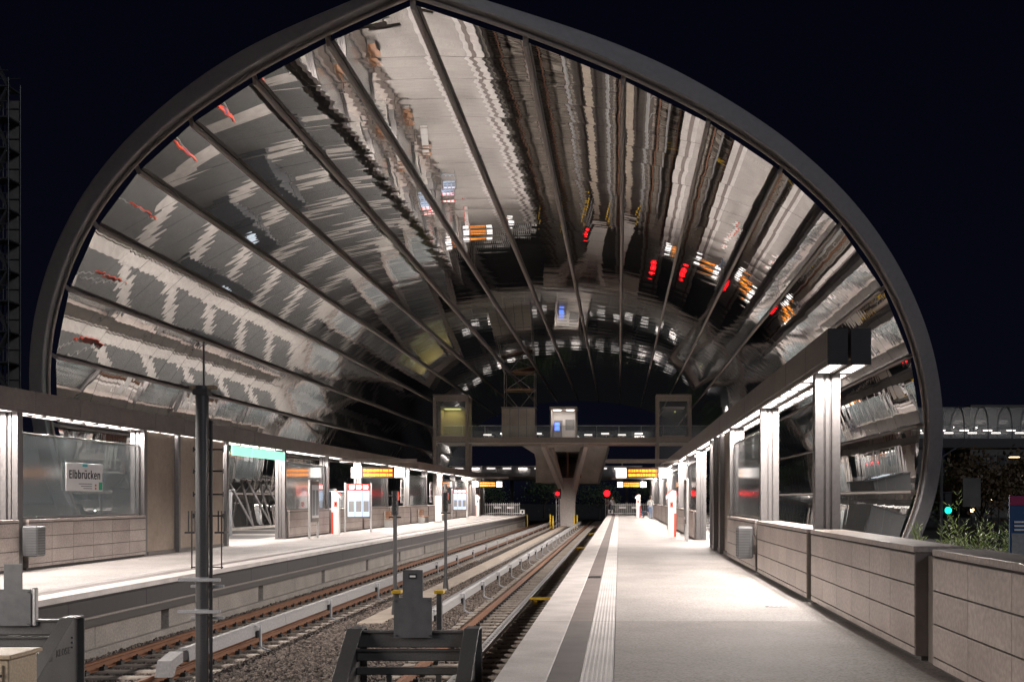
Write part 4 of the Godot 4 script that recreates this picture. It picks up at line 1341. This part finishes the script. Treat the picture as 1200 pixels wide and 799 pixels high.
func platform_things() -> void:
	# station name sign on the windscreen
	var d := (26.2 + 28.6) / 2
	var a := 12.99 * F / (VX - 77.0)
	var b := 12.99 * F / (VX - 119.5)
	var xs := C - 7.99
	var t := thing("station_sign", "white station name sign with black lettering on the greenish windscreen", "sign", Vector3(xs, 1.85, -(a + b) / 2))
	span(t, "board", xs - 0.02, xs, 1.75, 2.42, a, b, M.white, 0.003)
	text(t, "lettering", "Elbbrücken", 0.2, Vector3(xs + 0.003, 2.14, -(a + b) / 2), TO_PLUS_X, M.ink, 1.1, true)
	span(t, "emblem", xs + 0.001, xs + 0.005, 2.34, 2.40, (a + b) / 2 - 0.13, (a + b) / 2 + 0.13, M.teal, 0.0)
	for k in 3:
		span(t, "small_print", xs + 0.001, xs + 0.003, 1.8 + 0.055 * k, 1.825 + 0.055 * k, a + 0.62 + 0.12 * (2 - k), a + 1.32, M.grey_print, 0.0)
	for k in 2:
		span(t, "line_badge", xs + 0.001, xs + 0.004, 1.79 + 0.08 * k, 1.84 + 0.08 * k, b - 0.42, b - 0.34, M.red, 0.0)
	span(t, "exit_pictogram", xs + 0.001, xs + 0.004, 1.78, 1.97, b - 0.2, b - 0.02, M.green_ink, 0.0)
	for k in [0, 1]:
		span(t, "clip", xs - 0.06, xs - 0.021, 1.9 + 0.3 * k, 1.95 + 0.3 * k, a + 0.3, a + 0.35, M.steel_light, 0.0)
	waste_bin(-1, 24.85, "perforated metal waste bin left of the station name sign's parapet gap".replace("left of", "beside"))
	waste_bin(1, 24.15, "perforated metal waste bin at the second parapet gap of the platform by the shrubs")
	display_board(1, 53.5, "large amber train display between lit white boxes over the platform by the shrubs")
	display_board(1, 99.0, "small distant amber train display near the fence over the platform by the shrubs")
	display_board(-1, 53.0, "large amber train display between lit white boxes over the platform with the name sign")
	display_board(-1, 97.0, "small distant amber train display at the far end of the platform with the name sign")
	call_pillar(Vector3(2.15, 0, -46.6), 1, "white emergency pillar with red stripe on the platform by the shrubs")
	call_pillar(Vector3(-12.35, 0, -50.2), -1, "white emergency pillar with red stripe near the lit map showcase")
	call_pillar(Vector3(1.55, 0, -92.0), 1, "distant white emergency pillar near the people on the platform by the shrubs")
	call_pillar(Vector3(-12.3, 0, -100.0), -1, "distant white emergency pillar at the far end of the platform with the name sign")
	showcase(Vector3(2.5, 0, -42.6), false, "narrow edge-on timetable showcase in front of the near emergency pillar by the shrubs", TO_MINUS_X)
	showcase(Vector3(-12.1, 0, -45.6), false, "unlit timetable showcase beside the mint exit sign opening", TO_PLUS_X)
	showcase(Vector3(-12.15, 0, -53.6), true, "backlit map showcase with red header under the train display", Basis(Vector3.UP, 0.55))
	showcase(Vector3(-12.2, 0, -88.0), true, "distant backlit map showcase on the platform with the name sign", Basis(Vector3.UP, 0.55))
	bench(-1, 63.5, "wooden bench nearer the train display on the platform with the name sign")
	bench(-1, 74.0, "wooden bench beside the plain grey stele on the platform with the name sign")
	bench(-1, 81.0, "wooden bench farthest along the platform with the name sign")
	bench(1, 93.5, "wooden bench with the seated person on the platform by the shrubs")
	var st := thing("stele", "plain light grey stele in front of a bench on the platform with the name sign", "stele", Vector3(-12.1, 0, -77.0))
	span(st, "slab", -12.3, -11.85, 0.0, 1.75, 76.9, 77.1, M.white, 0.01)
	span(st, "foot", -12.36, -11.79, 0.0, 0.03, 76.8, 77.2, M.cladding, 0.004)
	# lamps and cameras under the far roof edge, posters
	for k in 3:
		var dd: float = [69.0, 79.5, 86.5][k]
		var q := thing("poster", "printed notice sheets on the windscreen, %s from the lit map on the name sign platform" % ORD[k], "poster", Vector3(C - 7.98, 1.3, -dd), "notice sheets on the windscreens")
		side(q, "sheet", -1, 7.985, 8.0, 1.3, 2.7, dd - 0.45, dd + 0.45, M.white, 0.0)
		for r in 3:
			side(q, "print", -1, 7.978, 7.983, 1.4 + 0.42 * r, 1.72 + 0.42 * r, dd - 0.36, dd + 0.36, M.grey_print, 0.0)
	# end fences
	for s in [1, -1]:
		var f := thing("end_fence", "white picket end fence closing the far end of the %s" % PLAT[s], "fence", Vector3(C + s * 6.2, 0, -109.8), "white end fences")
		for i in 18:
			side(f, "picket", s, 4.5 + i * 0.19, 4.54 + i * 0.19, 0.0, 1.15, 109.78, 109.82, M.white, 0.0)
		side(f, "fence_rail", s, 4.45, 7.85, 0.95, 1.0, 109.74, 109.775, M.white, 0.0)
		side(f, "fence_rail", s, 4.45, 7.85, 0.12, 0.17, 109.74, 109.775, M.white, 0.0)
		for k in 2:
			side(f, "notice_plate", s, 5.0 + k * 1.2, 5.7 + k * 1.2, 0.6, 0.8, 109.7, 109.735, M.white, 0.0)
		var w := thing("warning_plate", "white warning plate at the far platform edge of the %s" % PLAT[s], "sign", Vector3(C + s * 4.2, 0, -109.5), "white plates at the platform ends")
		side(w, "plate", s, 3.96, 4.4, 0.1, 0.5, 109.4, 109.44, M.white, 0.004)
		side(w, "post", s, 4.14, 4.2, 0.0, 0.1, 109.4, 109.44, M.steel_light, 0.0)
		side(w, "print", s, 4.1, 4.26, 0.18, 0.42, 109.39, 109.398, M.ink, 0.0)
	# red signals
	for k in 2:
		var p: Vector3 = [Vector3(-5.55, -1.2, -104.0), Vector3(-1.17, -1.2, -112.0)][k]
		var y: float = [2.0, 2.06][k]
		var r := thing("red_signal", ["red railway signal on a lattice post beside the Y pillar", "red railway signal at the end of the platform by the shrubs"][k], "signal", p, "red railway signals")
		for e in [-0.12, 0.12]:
			tube(r, "post", p + Vector3(e, 0, 0), Vector3(p.x + e, y - 0.3, p.z), 0.03, M.galvanised_light, 6)
		for j in 6:
			bar(r, "rung", p + Vector3(-0.12, 0.4 + j * 0.4, 0), p + Vector3(0.12, 0.6 + j * 0.4, 0), 0.02, 0.02, M.galvanised_light)
		box(r, "signal_head", Vector3(p.x, y, p.z), Vector3(0.62, 0.9, 0.2), M.black, 0.03)
		var lens := tool()
		add_tube(lens, Vector3(p.x, y, p.z + 0.11), Vector3(p.x, y, p.z + 0.14), [0.17, 0.3][k], [0.16, 0.28][k], 16)
		part(r, "lens_light", lens.commit(), M.red_light)
		omni(r, "signal_light", Vector3(p.x, y, p.z + 0.3), [0.2, 0.5][k], Color(1, 0.05, 0.06), 0.03)
	for k in 6:
		var p: Vector3 = [Vector3(-5.9, -1.2, -103.0), Vector3(-6.25, -1.2, -105.0), Vector3(-4.0, -1.2, -103.6), Vector3(-3.85, -1.2, -106.0), Vector3(-8.6, -1.2, -108.0), Vector3(-6.6, -1.2, -110.0)][k]
		var mk := thing("marker_post", "slim yellow marker post near the foot of the Y pillar", "post", p, "yellow marker posts by the pillar")
		tube(mk, "pole", p, p + Vector3(0, 1.25, 0), 0.055, M.yellow, 8)
		tube(mk, "foot", p, p + Vector3(0, 0.06, 0), 0.12, M.black, 8)
	# floor drains
	for k in 2:
		var q: Vector3 = [at(910, 711, 16.7), at(697, 676, 23.0)][k]
		var dr := thing("floor_drain", ["narrow slotted drain grate in the platform floor by the second parapet gap", "dark cover plate set in the dark strip of the platform by the shrubs"][k], "drain", Vector3(q.x, 0, q.z))
		var w2: float = [0.32, 0.25][k]
		box(dr, "frame", Vector3(q.x, 0.004, q.z), Vector3(w2, 0.006, [0.1, 0.55][k]), M.cladding_dark, 0.0)
		for j in 5:
			box(dr, "slot", Vector3(q.x - w2 / 2 + (j + 0.5) * w2 / 5, 0.008, q.z), Vector3(w2 / 9, 0.003, [0.07, 0.45][k]), M.black, 0.0)


# ------------------------------------------------------------------ outside
func leaf_mesh(n: int, size: Vector2, spread: Callable) -> ArrayMesh:
	var st := tool()
	for i in n:
		var p: Vector3 = spread.call(i)
		var b := Basis.from_euler(Vector3(rng.randf_range(-1.0, 1.0), rng.randf() * TAU, rng.randf_range(-1.2, 1.2)))
		var l := size * rng.randf_range(0.7, 1.3)
		var q := [p, p + b * Vector3(l.x / 2, l.y / 2, 0), p + b * Vector3(0, l.y, l.x * 0.2), p + b * Vector3(-l.x / 2, l.y / 2, 0)]
		face(st, q, b.z)
	return st.commit()

func tree(p: Vector3, h: float, r: float, m: Material, label: String, count := 2600) -> void:
	var t := thing("tree", label, "tree", p, "dark trees beyond the station")
	var st := tool()
	add_tube(st, Vector3.ZERO, Vector3(0.1, h * 0.55, 0), h * 0.025, h * 0.014, 8)
	var tips := []
	for i in 9:
		var ang := TAU * i / 9.0 + rng.randf() * 0.5
		var y0 := h * rng.randf_range(0.25, 0.5)
		var e := Vector3(cos(ang) * r * rng.randf_range(0.4, 0.85), y0 + h * rng.randf_range(0.15, 0.45), sin(ang) * r * rng.randf_range(0.4, 0.85))
		add_tube(st, Vector3(0.05, y0, 0), e, h * 0.01, h * 0.003, 5, false)
		tips.append(e)
	tips.append(Vector3(0, h * 0.9, 0))
	part(t, "trunk", st.commit(), M.bark, p)
	var spread := func(i):
		var c: Vector3 = tips[i % tips.size()]
		return c + Vector3(rng.randfn(0, r * 0.24), rng.randfn(0, r * 0.22), rng.randfn(0, r * 0.24))
	part(t, "crown", leaf_mesh(count, Vector2(h * 0.035, h * 0.05), spread), m, p)

func shrub(p: Vector3, h: float, r: float, stems: int, m: Material, label: String) -> void:
	var t := thing("shrub", label, "shrub", p, "shrubs behind the parapet")
	var st := tool()
	var lf := tool()
	for i in stems:
		var a := rng.randf() * TAU
		var q := sqrt(rng.randf()) * r
		var base := Vector3(cos(a) * q * 0.5, 0, sin(a) * q * 0.5)
		var hh := h * rng.randf_range(0.55, 1.0) * (1.0 - 0.3 * q / r)
		var tip := base + Vector3(cos(a) * q * 0.8 + rng.randfn(0, 0.08), hh, sin(a) * q * 0.8 + rng.randfn(0, 0.08))
		var mid := base.lerp(tip, 0.5) + Vector3(0, hh * 0.06, 0)
		add_tube(st, base, mid, 0.008, 0.005, 4, false)
		add_tube(st, mid, tip, 0.005, 0.002, 4, false)
		for j in 46:
			var f := rng.randf_range(0.2, 1.0)
			var c := base.lerp(mid, f * 2) if f < 0.5 else mid.lerp(tip, f * 2 - 1)
			var yaw := rng.randf() * TAU
			var dir := Vector3(cos(yaw), rng.randf_range(0.4, 1.3), sin(yaw)).normalized()
			var sd := dir.cross(Vector3(rng.randfn(), rng.randfn(), rng.randfn())).normalized()
			var l := rng.randf_range(0.06, 0.13)
			face(lf, [c, c + dir * l * 0.5 + sd * 0.0065, c + dir * l, c + dir * l * 0.5 - sd * 0.0065], sd.cross(dir))
	part(t, "stems", st.commit(), M.bark, p)
	part(t, "foliage", lf.commit(), m, p)

func street_lamp(p: Vector3, h: float, reach: float, label: String, m: Material, energy: float, c: Color) -> void:
	var t := thing("street_lamp", label, "street lamp", p, "street lamps around the station")
	tube(t, "pole", p, p + Vector3(0, h, 0), 0.08, M.mast_steel, 8, 0.05)
	bar(t, "arm", p + Vector3(0, h, 0), p + Vector3(reach, h + 0.35, 0), 0.06, 0.06, M.mast_steel)
	box(t, "lamp_head", p + Vector3(reach, h + 0.36, 0), Vector3(0.75, 0.1, 0.3), M.mast_steel, 0.02)
	box(t, "lamp_glass_light", p + Vector3(reach, h + 0.29, 0), Vector3(0.5, 0.03, 0.22), m, 0.0)
	area_light(t, "lamp_light", p + Vector3(reach, h + 0.27, 0), DOWN, Vector2(0.5, 0.22), energy, c)

func surroundings() -> void:
	# skywalk tube
	var d := 103.0
	var t := thing("skywalk", "glazed skywalk tube with dark hoops and lamps inside beyond the arch", "skywalk", Vector3(32, 6.5, -105))
	span(t, "deck", 17.6, 62.0, 6.1, 6.95, d, 107.0, M.cladding_dark, 0.02)
	var x := 18.0
	var gst := tool()
	while x < 61.0:
		var hoop := tool()
		var prev := []
		for i in 13:
			var a := PI * i / 12.0
			var y := 6.95 + 3.0 * pow(sin(a), 0.55)
			var z := -(105.0 - 2.0 * cos(a))
			var ring := [Vector3(x - 0.06, y, z), Vector3(x + 0.06, y, z)]
			var ring2 := [Vector3(x - 0.06, y - 0.14, z), Vector3(x + 0.06, y - 0.14, z)]
			if prev:
				face(hoop, [prev[0], prev[1], ring[1], ring[0]], Vector3(0, y - 6, z + 105))
				face(hoop, [prev[2], prev[3], ring2[1], ring2[0]], -Vector3(0, y - 6, z + 105))
				face(hoop, [prev[0], prev[2], ring2[0], ring[0]], Vector3.LEFT)
				face(hoop, [prev[1], prev[3], ring2[1], ring[1]], Vector3.RIGHT)
				face(gst, [prev[0] + Vector3(0.1, -0.05, 0), prev[0] + Vector3(2.1, -0.05, 0), ring[0] + Vector3(2.1, -0.05, 0), ring[0] + Vector3(0.1, -0.05, 0)], Vector3(0, y - 6, z + 105))
			prev = ring + ring2
		part(t, "hoop", hoop.commit(), M.mast_steel)
		for k in 2:
			var l := span(t, "handrail_lamp", x + 0.4 + k * 0.5, x + 1.2 + k * 0.5, 7.75 - 0.28 * k, 7.86 - 0.28 * k, 105.6 - k * 0.8, 105.7 - k * 0.8, M.lamp, 0.0)
			if k == 0 and int(x) % 3 == 0:
				omni(l, "lamp_light", Vector3(x + 0.8, 8.1, -105.0), 1.1, LAMP_COLOR, 0.1)
		x += 2.15
	part(t, "tube_glass", gst.commit(), M.tube_glass)
	span(t, "handrail", 17.6, 62.0, 8.0, 8.05, d + 0.3, d + 0.36, M.steel_light, 0.0)
	span(t, "floor_strip", 17.6, 62.0, 6.951, 7.0, d + 0.4, 106.6, M.concrete_light, 0.0)
	for px in [24.0, 40.0, 56.0]:
		span(t, "leg", px - 0.4, px + 0.4, -1.6, 6.1, 104.5, 105.5, M.concrete, 0.02)
	# shrubs behind the parapet
	shrub(Vector3(4.35, -0.35, -14.6), 2.05, 0.7, 130, M.leaf_pale, "pale green narrow-leaved shrub beside the foot of the edge arch")
	shrub(Vector3(5.0, -0.35, -14.9), 1.85, 0.8, 100, M.leaf, "dark green shrub standing next to the blue and magenta board")
	shrub(Vector3(4.05, -0.35, -15.2), 1.6, 0.25, 34, M.leaf_pale, "small pale shrub just behind the coping beside the edge arch")
	shrub(Vector3(5.6, -0.35, -15.2), 1.9, 0.8, 90, M.leaf, "low green shrub behind the blue and magenta board")
	# information board
	var p := at(1192, 640, 13.2)
	var b := thing("information_board", "blue and magenta information board on posts behind the parapet", "information board", Vector3(p.x + 0.5, -0.35, -13.2))
	var x0 := at(1184, 600, 13.2).x
	for e in [0.08, 1.5]:
		span(b, "post", x0 + e, x0 + e + 0.07, -0.35, 1.5, 13.24, 13.3, M.steel_light, 0.006)
	span(b, "panel", x0, x0 + 1.65, 0.55, 1.6, 13.2, 13.235, M.sign_blue, 0.004)
	span(b, "magenta_band", x0 + 0.004, x0 + 1.646, 1.49, 1.596, 13.19, 13.198, M.sign_magenta, 0.0)
	span(b, "photo_print", x0 + 0.02, x0 + 1.63, 0.58, 1.17, 13.19, 13.198, M.grey_print, 0.0)
	for k in 3:
		span(b, "text_line", x0 + 0.05, x0 + 0.5 - 0.07 * k, 1.2 + 0.045 * k, 1.22 + 0.045 * k, 13.19, 13.198, M.white, 0.0)
	# street lamps and signals
	street_lamp(Vector3(23.2, -1.6, -62.0), 5.1, -1.9, "warm street lamp with angled arm beyond the blue and magenta board", M.street_light, 6.0, Color(1.0, 0.86, 0.62))
	for k in 4:
		var q: Vector3 = [at(1185, 557, 90), at(1172, 573, 95), at(1163, 585, 110), at(1140, 598, 120)][k]
		var sl := thing("distant_lamp", ["far small greenish street lamp under the warm street lamp", "far small white street lamp left of the greenish one".replace("left of", "next to"), "far faint street lamp low behind the dark trees", "far faint street lamp behind the traffic signal"][k], "street lamp", Vector3(q.x, -1.6, q.z), "far street lamps")
		tube(sl, "pole", Vector3(q.x, -1.6, q.z - 0.2), Vector3(q.x, q.y + 0.2, q.z - 0.2), 0.06, M.mast_steel, 6)
		box(sl, "lamp_light", q, Vector3(0.34, 0.34, 0.2), M.green_light if k == 0 else M.street_light, 0.06)
	var tq := at(1112, 598, 48.0)
	var ts := thing("traffic_signal", "green traffic signal on a curved pole beside the shrubs", "traffic signal", Vector3(tq.x, -1.6, tq.z))
	tube(ts, "pole", Vector3(tq.x - 0.3, -1.6, tq.z), Vector3(tq.x - 0.3, tq.y + 2.2, tq.z), 0.07, M.mast_steel, 8)
	bar(ts, "arm", Vector3(tq.x - 0.3, tq.y + 2.2, tq.z), Vector3(tq.x + 0.9, tq.y + 3.0, tq.z), 0.06, 0.06, M.mast_steel)
	box(ts, "signal_head", tq + Vector3(0, 0.25, -0.15), Vector3(0.32, 0.95, 0.25), M.black, 0.03)
	var ls := tool()
	add_tube(ls, tq + Vector3(0, 0, -0.02), tq + Vector3(0, 0, 0.02), 0.15, 0.14, 14)
	part(ts, "lens_light", ls.commit(), M.green_light)
	box(ts, "sign_plate", tq + Vector3(1.0, 0.75, -0.1), Vector3(0.75, 1.2, 0.04), M.rendered, 0.01)
	bar(ts, "sign_arm", tq + Vector3(-0.3, 0.75, -0.13), tq + Vector3(0.7, 0.75, -0.13), 0.04, 0.04, M.mast_steel)
	var oq := at(1125.6, 570, 80.0)
	var ol := thing("distant_lamp", "far small orange lamp above the green traffic signal", "street lamp", Vector3(oq.x, -1.6, oq.z))
	tube(ol, "pole", Vector3(oq.x, -1.6, oq.z - 0.2), Vector3(oq.x, oq.y, oq.z - 0.2), 0.05, M.mast_steel, 6)
	box(ol, "lamp_light", oq, Vector3(0.26, 0.26, 0.2), M.orange_light, 0.05)
	# trees and buildings in the dark
	tree(at(1150, 640, 75.0) * Vector3(1, 0, 1) + Vector3(0, -1.6, 0), 5.6, 2.6, M.leaf_rust, "reddish brown tree below the skywalk tube")
	tree(at(1105, 640, 85.0) * Vector3(1, 0, 1) + Vector3(0, -1.6, 0), 5.2, 2.6, M.leaf, "dark tree below the skywalk beside the edge arch")
	tree(at(1195, 640, 82.0) * Vector3(1, 0, 1) + Vector3(0, -1.6, 0), 5.8, 2.6, M.leaf_rust, "brownish tree behind the warm street lamp")
	for k in 6:
		tree(Vector3(-30.0 + 9.0 * k, -1.6, -176.0 - 4.0 * (k % 3)), 5.2 + 0.7 * (k % 3), 3.4, M.leaf, "dark tree of the row beyond the far end of the tracks", 1400)
	for k in 2:
		var q: float = [46.0, 64.0][k]
		var bl := thing("office_block", ["dark office block with faint windows right below the skywalk".replace("right ", ""), "taller dark office block behind the trees"][k], "building", Vector3(q, -1.6, -190.0), "dark office blocks")
		span(bl, "wall", q - 6, q + 6, -1.6, 11.0 + 6 * k, 190, 205, M.rendered, 0.05)
		for i in 6:
			for j in 3 + k:
				var wx := q - 5.2 + i * 1.85
				var wy := 0.8 + j * 3.1
				var wn := span(bl, "window", wx, wx + 1.2, wy, wy + 1.7, 189.93, 189.99, M.window_light if rng.randf() < 0.35 else M.black, 0.0)
				span(wn, "frame", wx - 0.06, wx + 1.26, wy - 0.1, wy - 0.01, 189.85, 189.99, M.rendered, 0.0)
	# scaffold stair tower outside the hall
	var tx := -40.95
	var td := 75.0
	var sc := thing("stair_scaffold", "tall dark scaffold stair tower beside the hall against the night sky", "scaffold", Vector3(tx, -1.6, -td))
	for ex in [-1.2, 0.0, 1.15]:
		for ed in [0.0, 1.5]:
			tube(sc, "standard", Vector3(tx + ex, -1.6, -(td + ed)), Vector3(tx + ex, 29.0, -(td + ed)), 0.05, M.mast_steel, 6)
	for k in 15:
		var y := 0.4 + 2.0 * k
		span(sc, "landing", tx - 1.2, tx + 1.15, y, y + 0.1, td, td + 1.5, M.mast_steel, 0.01)
		for ed in [0.0, 1.5]:
			bar(sc, "guard_rail", Vector3(tx - 1.2, y + 1.05, -(td + ed)), Vector3(tx + 1.15, y + 1.05, -(td + ed)), 0.05, 0.05, M.mast_steel)
		bar(sc, "stair", Vector3(tx + (0.0 if k % 2 else 1.0), y + 0.1, -(td + 0.3)), Vector3(tx + (1.0 if k % 2 else 0.0), y + 2.0, -(td + 0.3)), 0.5, 0.12, M.mast_steel)
	span(sc, "sheeting", tx + 0.2, tx + 1.14, -1.2, 28.0, td + 1.56, td + 1.6, M.rendered, 0.0)


# ------------------------------------------------------------------ people
func sd_bone(p: Vector3, b: Array) -> float:
	var a: Vector3 = b[0]
	var ab: Vector3 = b[1] - a
	var t := clampf((p - a).dot(ab) / maxf(ab.length_squared(), 1e-6), 0, 1)
	return p.distance_to(a + ab * t) - lerpf(b[2], b[3], t)

func field(p: Vector3, bones: Array) -> float:
	var d := 1e3
	for b in bones:
		var e := sd_bone(p, b)
		var k := 0.035
		var h := clampf(0.5 + 0.5 * (d - e) / k, 0, 1)
		d = lerpf(d, e, h) - k * h * (1 - h)
	return d

func figure(bones: Array, cell: float) -> ArrayMesh:
	var lo := Vector3.ONE * 1e3
	var hi := -lo
	for b in bones:
		for k in 2:
			lo = lo.min(b[k] - Vector3.ONE * (b[2 + k] + 2.5 * cell))
			hi = hi.max(b[k] + Vector3.ONE * (b[2 + k] + 2.5 * cell))
	var n := Vector3i(((hi - lo) / cell).ceil()) + Vector3i.ONE
	var val := PackedFloat32Array()
	val.resize(n.x * n.y * n.z)
	for z in n.z:
		for y in n.y:
			for x in n.x:
				val[(z * n.y + y) * n.x + x] = field(lo + Vector3(x, y, z) * cell, bones)
	var idx := func(x, y, z): return (z * n.y + y) * n.x + x
	var vid := {}
	var verts := PackedVector3Array()
	var st := tool()
	for z in n.z - 1:
		for y in n.y - 1:
			for x in n.x - 1:
				var acc := Vector3.ZERO
				var cnt := 0
				var c0: float = val[(z * n.y + y) * n.x + x]
				var any := false
				for o in 8:
					if (val[((z + (o >> 2)) * n.y + y + ((o >> 1) & 1)) * n.x + x + (o & 1)] < 0) != (c0 < 0):
						any = true
						break
				if not any:
					continue
				for o in 8:
					for ax in 3:
						if o & (1 << ax):
							continue
						var o2 := o | (1 << ax)
						var a: float = val[((z + (o >> 2)) * n.y + y + ((o >> 1) & 1)) * n.x + x + (o & 1)]
						var b: float = val[((z + (o2 >> 2)) * n.y + y + ((o2 >> 1) & 1)) * n.x + x + (o2 & 1)]
						if (a < 0) != (b < 0):
							var p := Vector3(o & 1, (o >> 1) & 1, o >> 2)
							p[ax] += a / (a - b)
							acc += p
							cnt += 1
				vid[idx.call(x, y, z)] = verts.size()
				verts.append(lo + (Vector3(x, y, z) + acc / cnt) * cell)
	for v in verts:
		var best := 1e3
		var col := Color.WHITE
		for b in bones:
			var e := sd_bone(v, b)
			if e < best:
				best = e
				col = b[4]
		var g := Vector3(field(v + Vector3(0.01, 0, 0), bones) - field(v - Vector3(0.01, 0, 0), bones), field(v + Vector3(0, 0.01, 0), bones) - field(v - Vector3(0, 0.01, 0), bones), field(v + Vector3(0, 0, 0.01), bones) - field(v - Vector3(0, 0, 0.01), bones))
		st.set_normal(g.normalized())
		st.set_color(col)
		st.add_vertex(v)
	for z in range(1, n.z - 1):
		for y in range(1, n.y - 1):
			for x in range(1, n.x - 1):
				var a: float = val[(z * n.y + y) * n.x + x]
				for ax in 3:
					var q := Vector3i(x, y, z)
					q[ax] += 1
					var b: float = val[(q.z * n.y + q.y) * n.x + q.x]
					if (a < 0) == (b < 0):
						continue
					var u := Vector3i.ZERO
					var v := Vector3i.ZERO
					u[(ax + 1) % 3] = 1
					v[(ax + 2) % 3] = 1
					var c := Vector3i(x, y, z)
					var ids := []
					for w in [c - u - v, c - v, c, c - u]:
						ids.append(vid.get(idx.call(w.x, w.y, w.z), -1))
					if ids.has(-1):
						continue
					if a < 0:
						ids.reverse()
					for k in [0, 1, 2, 0, 2, 3]:
						st.add_index(ids[k])
	return st.commit()

func person(p: Vector3, turn: float, pose: String, top: Color, legs: Color, hair: Color, label: String) -> void:
	var t := thing("person", label, "person", p, "people waiting on the platform by the shrubs")
	t.rotation.y = turn
	var skin := Color(0.42, 0.25, 0.17)
	var shoe := Color(0.03, 0.03, 0.03)
	var B := []
	var hip := 0.9
	var lean := 0.0
	var step := 0.06
	if pose == "walk":
		step = 0.3
		lean = 0.08
	if pose == "sit":
		hip = 0.5
	var H := Vector3(0, hip, 0)
	var S := H + Vector3(0, 0.5, lean)
	B.append([H + Vector3(-0.07, 0, 0), H + Vector3(0.07, 0, 0), 0.11, 0.11, legs])
	B.append([H + Vector3(0, 0.08, 0), S + Vector3(0, -0.1, 0), 0.12, 0.135, top])
	B.append([S + Vector3(-0.13, -0.03, 0), S + Vector3(0.13, -0.03, 0), 0.075, 0.075, top])
	B.append([S, S + Vector3(0, 0.12, 0.01), 0.055, 0.05, skin])
	B.append([S + Vector3(0, 0.19, 0.025), S + Vector3(0, 0.25, 0.015), 0.075, 0.092, skin])
	B.append([S + Vector3(0, 0.2, 0.09), S + Vector3(0, 0.18, 0.11), 0.016, 0.014, skin])
	for s in [-1, 1]:
		var hp := H + Vector3(s * 0.09, -0.03, 0)
		var kn := Vector3(s * 0.1, 0.48, s * step * 0.6 + 0.03)
		var an := Vector3(s * 0.1, 0.09, s * step - (0.05 if pose == "walk" else 0.0))
		if pose == "sit":
			kn = Vector3(s * 0.12, 0.5, 0.43)
			an = Vector3(s * 0.12, 0.09, 0.4)
		B.append([hp, kn, 0.085, 0.06, legs])
		B.append([kn, an, 0.06, 0.042, legs])
		B.append([an + Vector3(0, -0.04, 0), an + Vector3(0, -0.05, 0.15), 0.042, 0.035, shoe])
		var sh := S + Vector3(s * 0.19, -0.04, 0)
		var el := sh + Vector3(s * 0.05, -0.27, -s * step * 0.4 - 0.02)
		var wr := el + Vector3(-s * 0.02, -0.2, 0.12)
		if pose == "stand":
			wr = el + Vector3(-s * 0.08, 0.02, 0.23)
		B.append([sh, el, 0.055, 0.043, top])
		B.append([el, wr, 0.042, 0.03, top])
		var hd := (wr - el).normalized()
		B.append([wr, wr + hd * 0.08, 0.032, 0.03, skin])
		for f in 4:
			B.append([wr + hd * 0.08 + Vector3((f - 1.5) * 0.018, 0, 0), wr + hd * (0.15 + 0.01 * [0, 2, 2, 0][f]) + Vector3((f - 1.5) * 0.022, -0.02, 0), 0.012, 0.009, skin])
		B.append([wr + hd * 0.03, wr + hd * 0.09 + Vector3(-s * 0.05, 0.01, 0.01), 0.014, 0.01, skin])
	var m: StandardMaterial3D = M.person
	var b := MeshInstance3D.new()
	b.name = "body"
	b.mesh = figure(B, 0.026)
	b.material_override = m
	t.add_child(b)
	var hm := MeshInstance3D.new()
	hm.name = "hair"
	hm.mesh = figure([[S + Vector3(0, 0.24, -0.02), S + Vector3(0, 0.29, 0.01), 0.088, 0.088, hair], [S + Vector3(0, 0.24, -0.03), S + Vector3(0, 0.15, -0.045), 0.08, 0.05, hair]], 0.024)
	hm.material_override = m
	t.add_child(hm)

func people() -> void:
	var m := mat("person", Color.WHITE, 0.8)
	m.vertex_color_use_as_albedo = true
	person(Vector3(at(749, 600, 104).x, 0, -104), -1.9, "walk", Color(0.08, 0.1, 0.15), Color(0.05, 0.07, 0.12), Color(0.03, 0.02, 0.015), "person in dark clothes walking in front of the white end fence")
	person(Vector3(at(762.5, 600, 88).x, 0, -88), 2.6, "stand", Color(0.45, 0.44, 0.43), Color(0.18, 0.25, 0.36), Color(0.05, 0.03, 0.02), "person in pale top and blue jeans standing and holding hands forward")
	person(Vector3(2.4, 0, -93.5), -1.5, "sit", Color(0.05, 0.06, 0.12), Color(0.03, 0.04, 0.07), Color(0.5, 0.45, 0.38), "person in dark blue clothes sitting on the wooden bench")
	person(Vector3(at(717.5, 600, 108.5).x, 0, -108.5), 0.4, "stand", Color(0.35, 0.32, 0.33), Color(0.08, 0.08, 0.1), Color(0.04, 0.03, 0.02), "person in light grey top beside the red signal at the platform end")
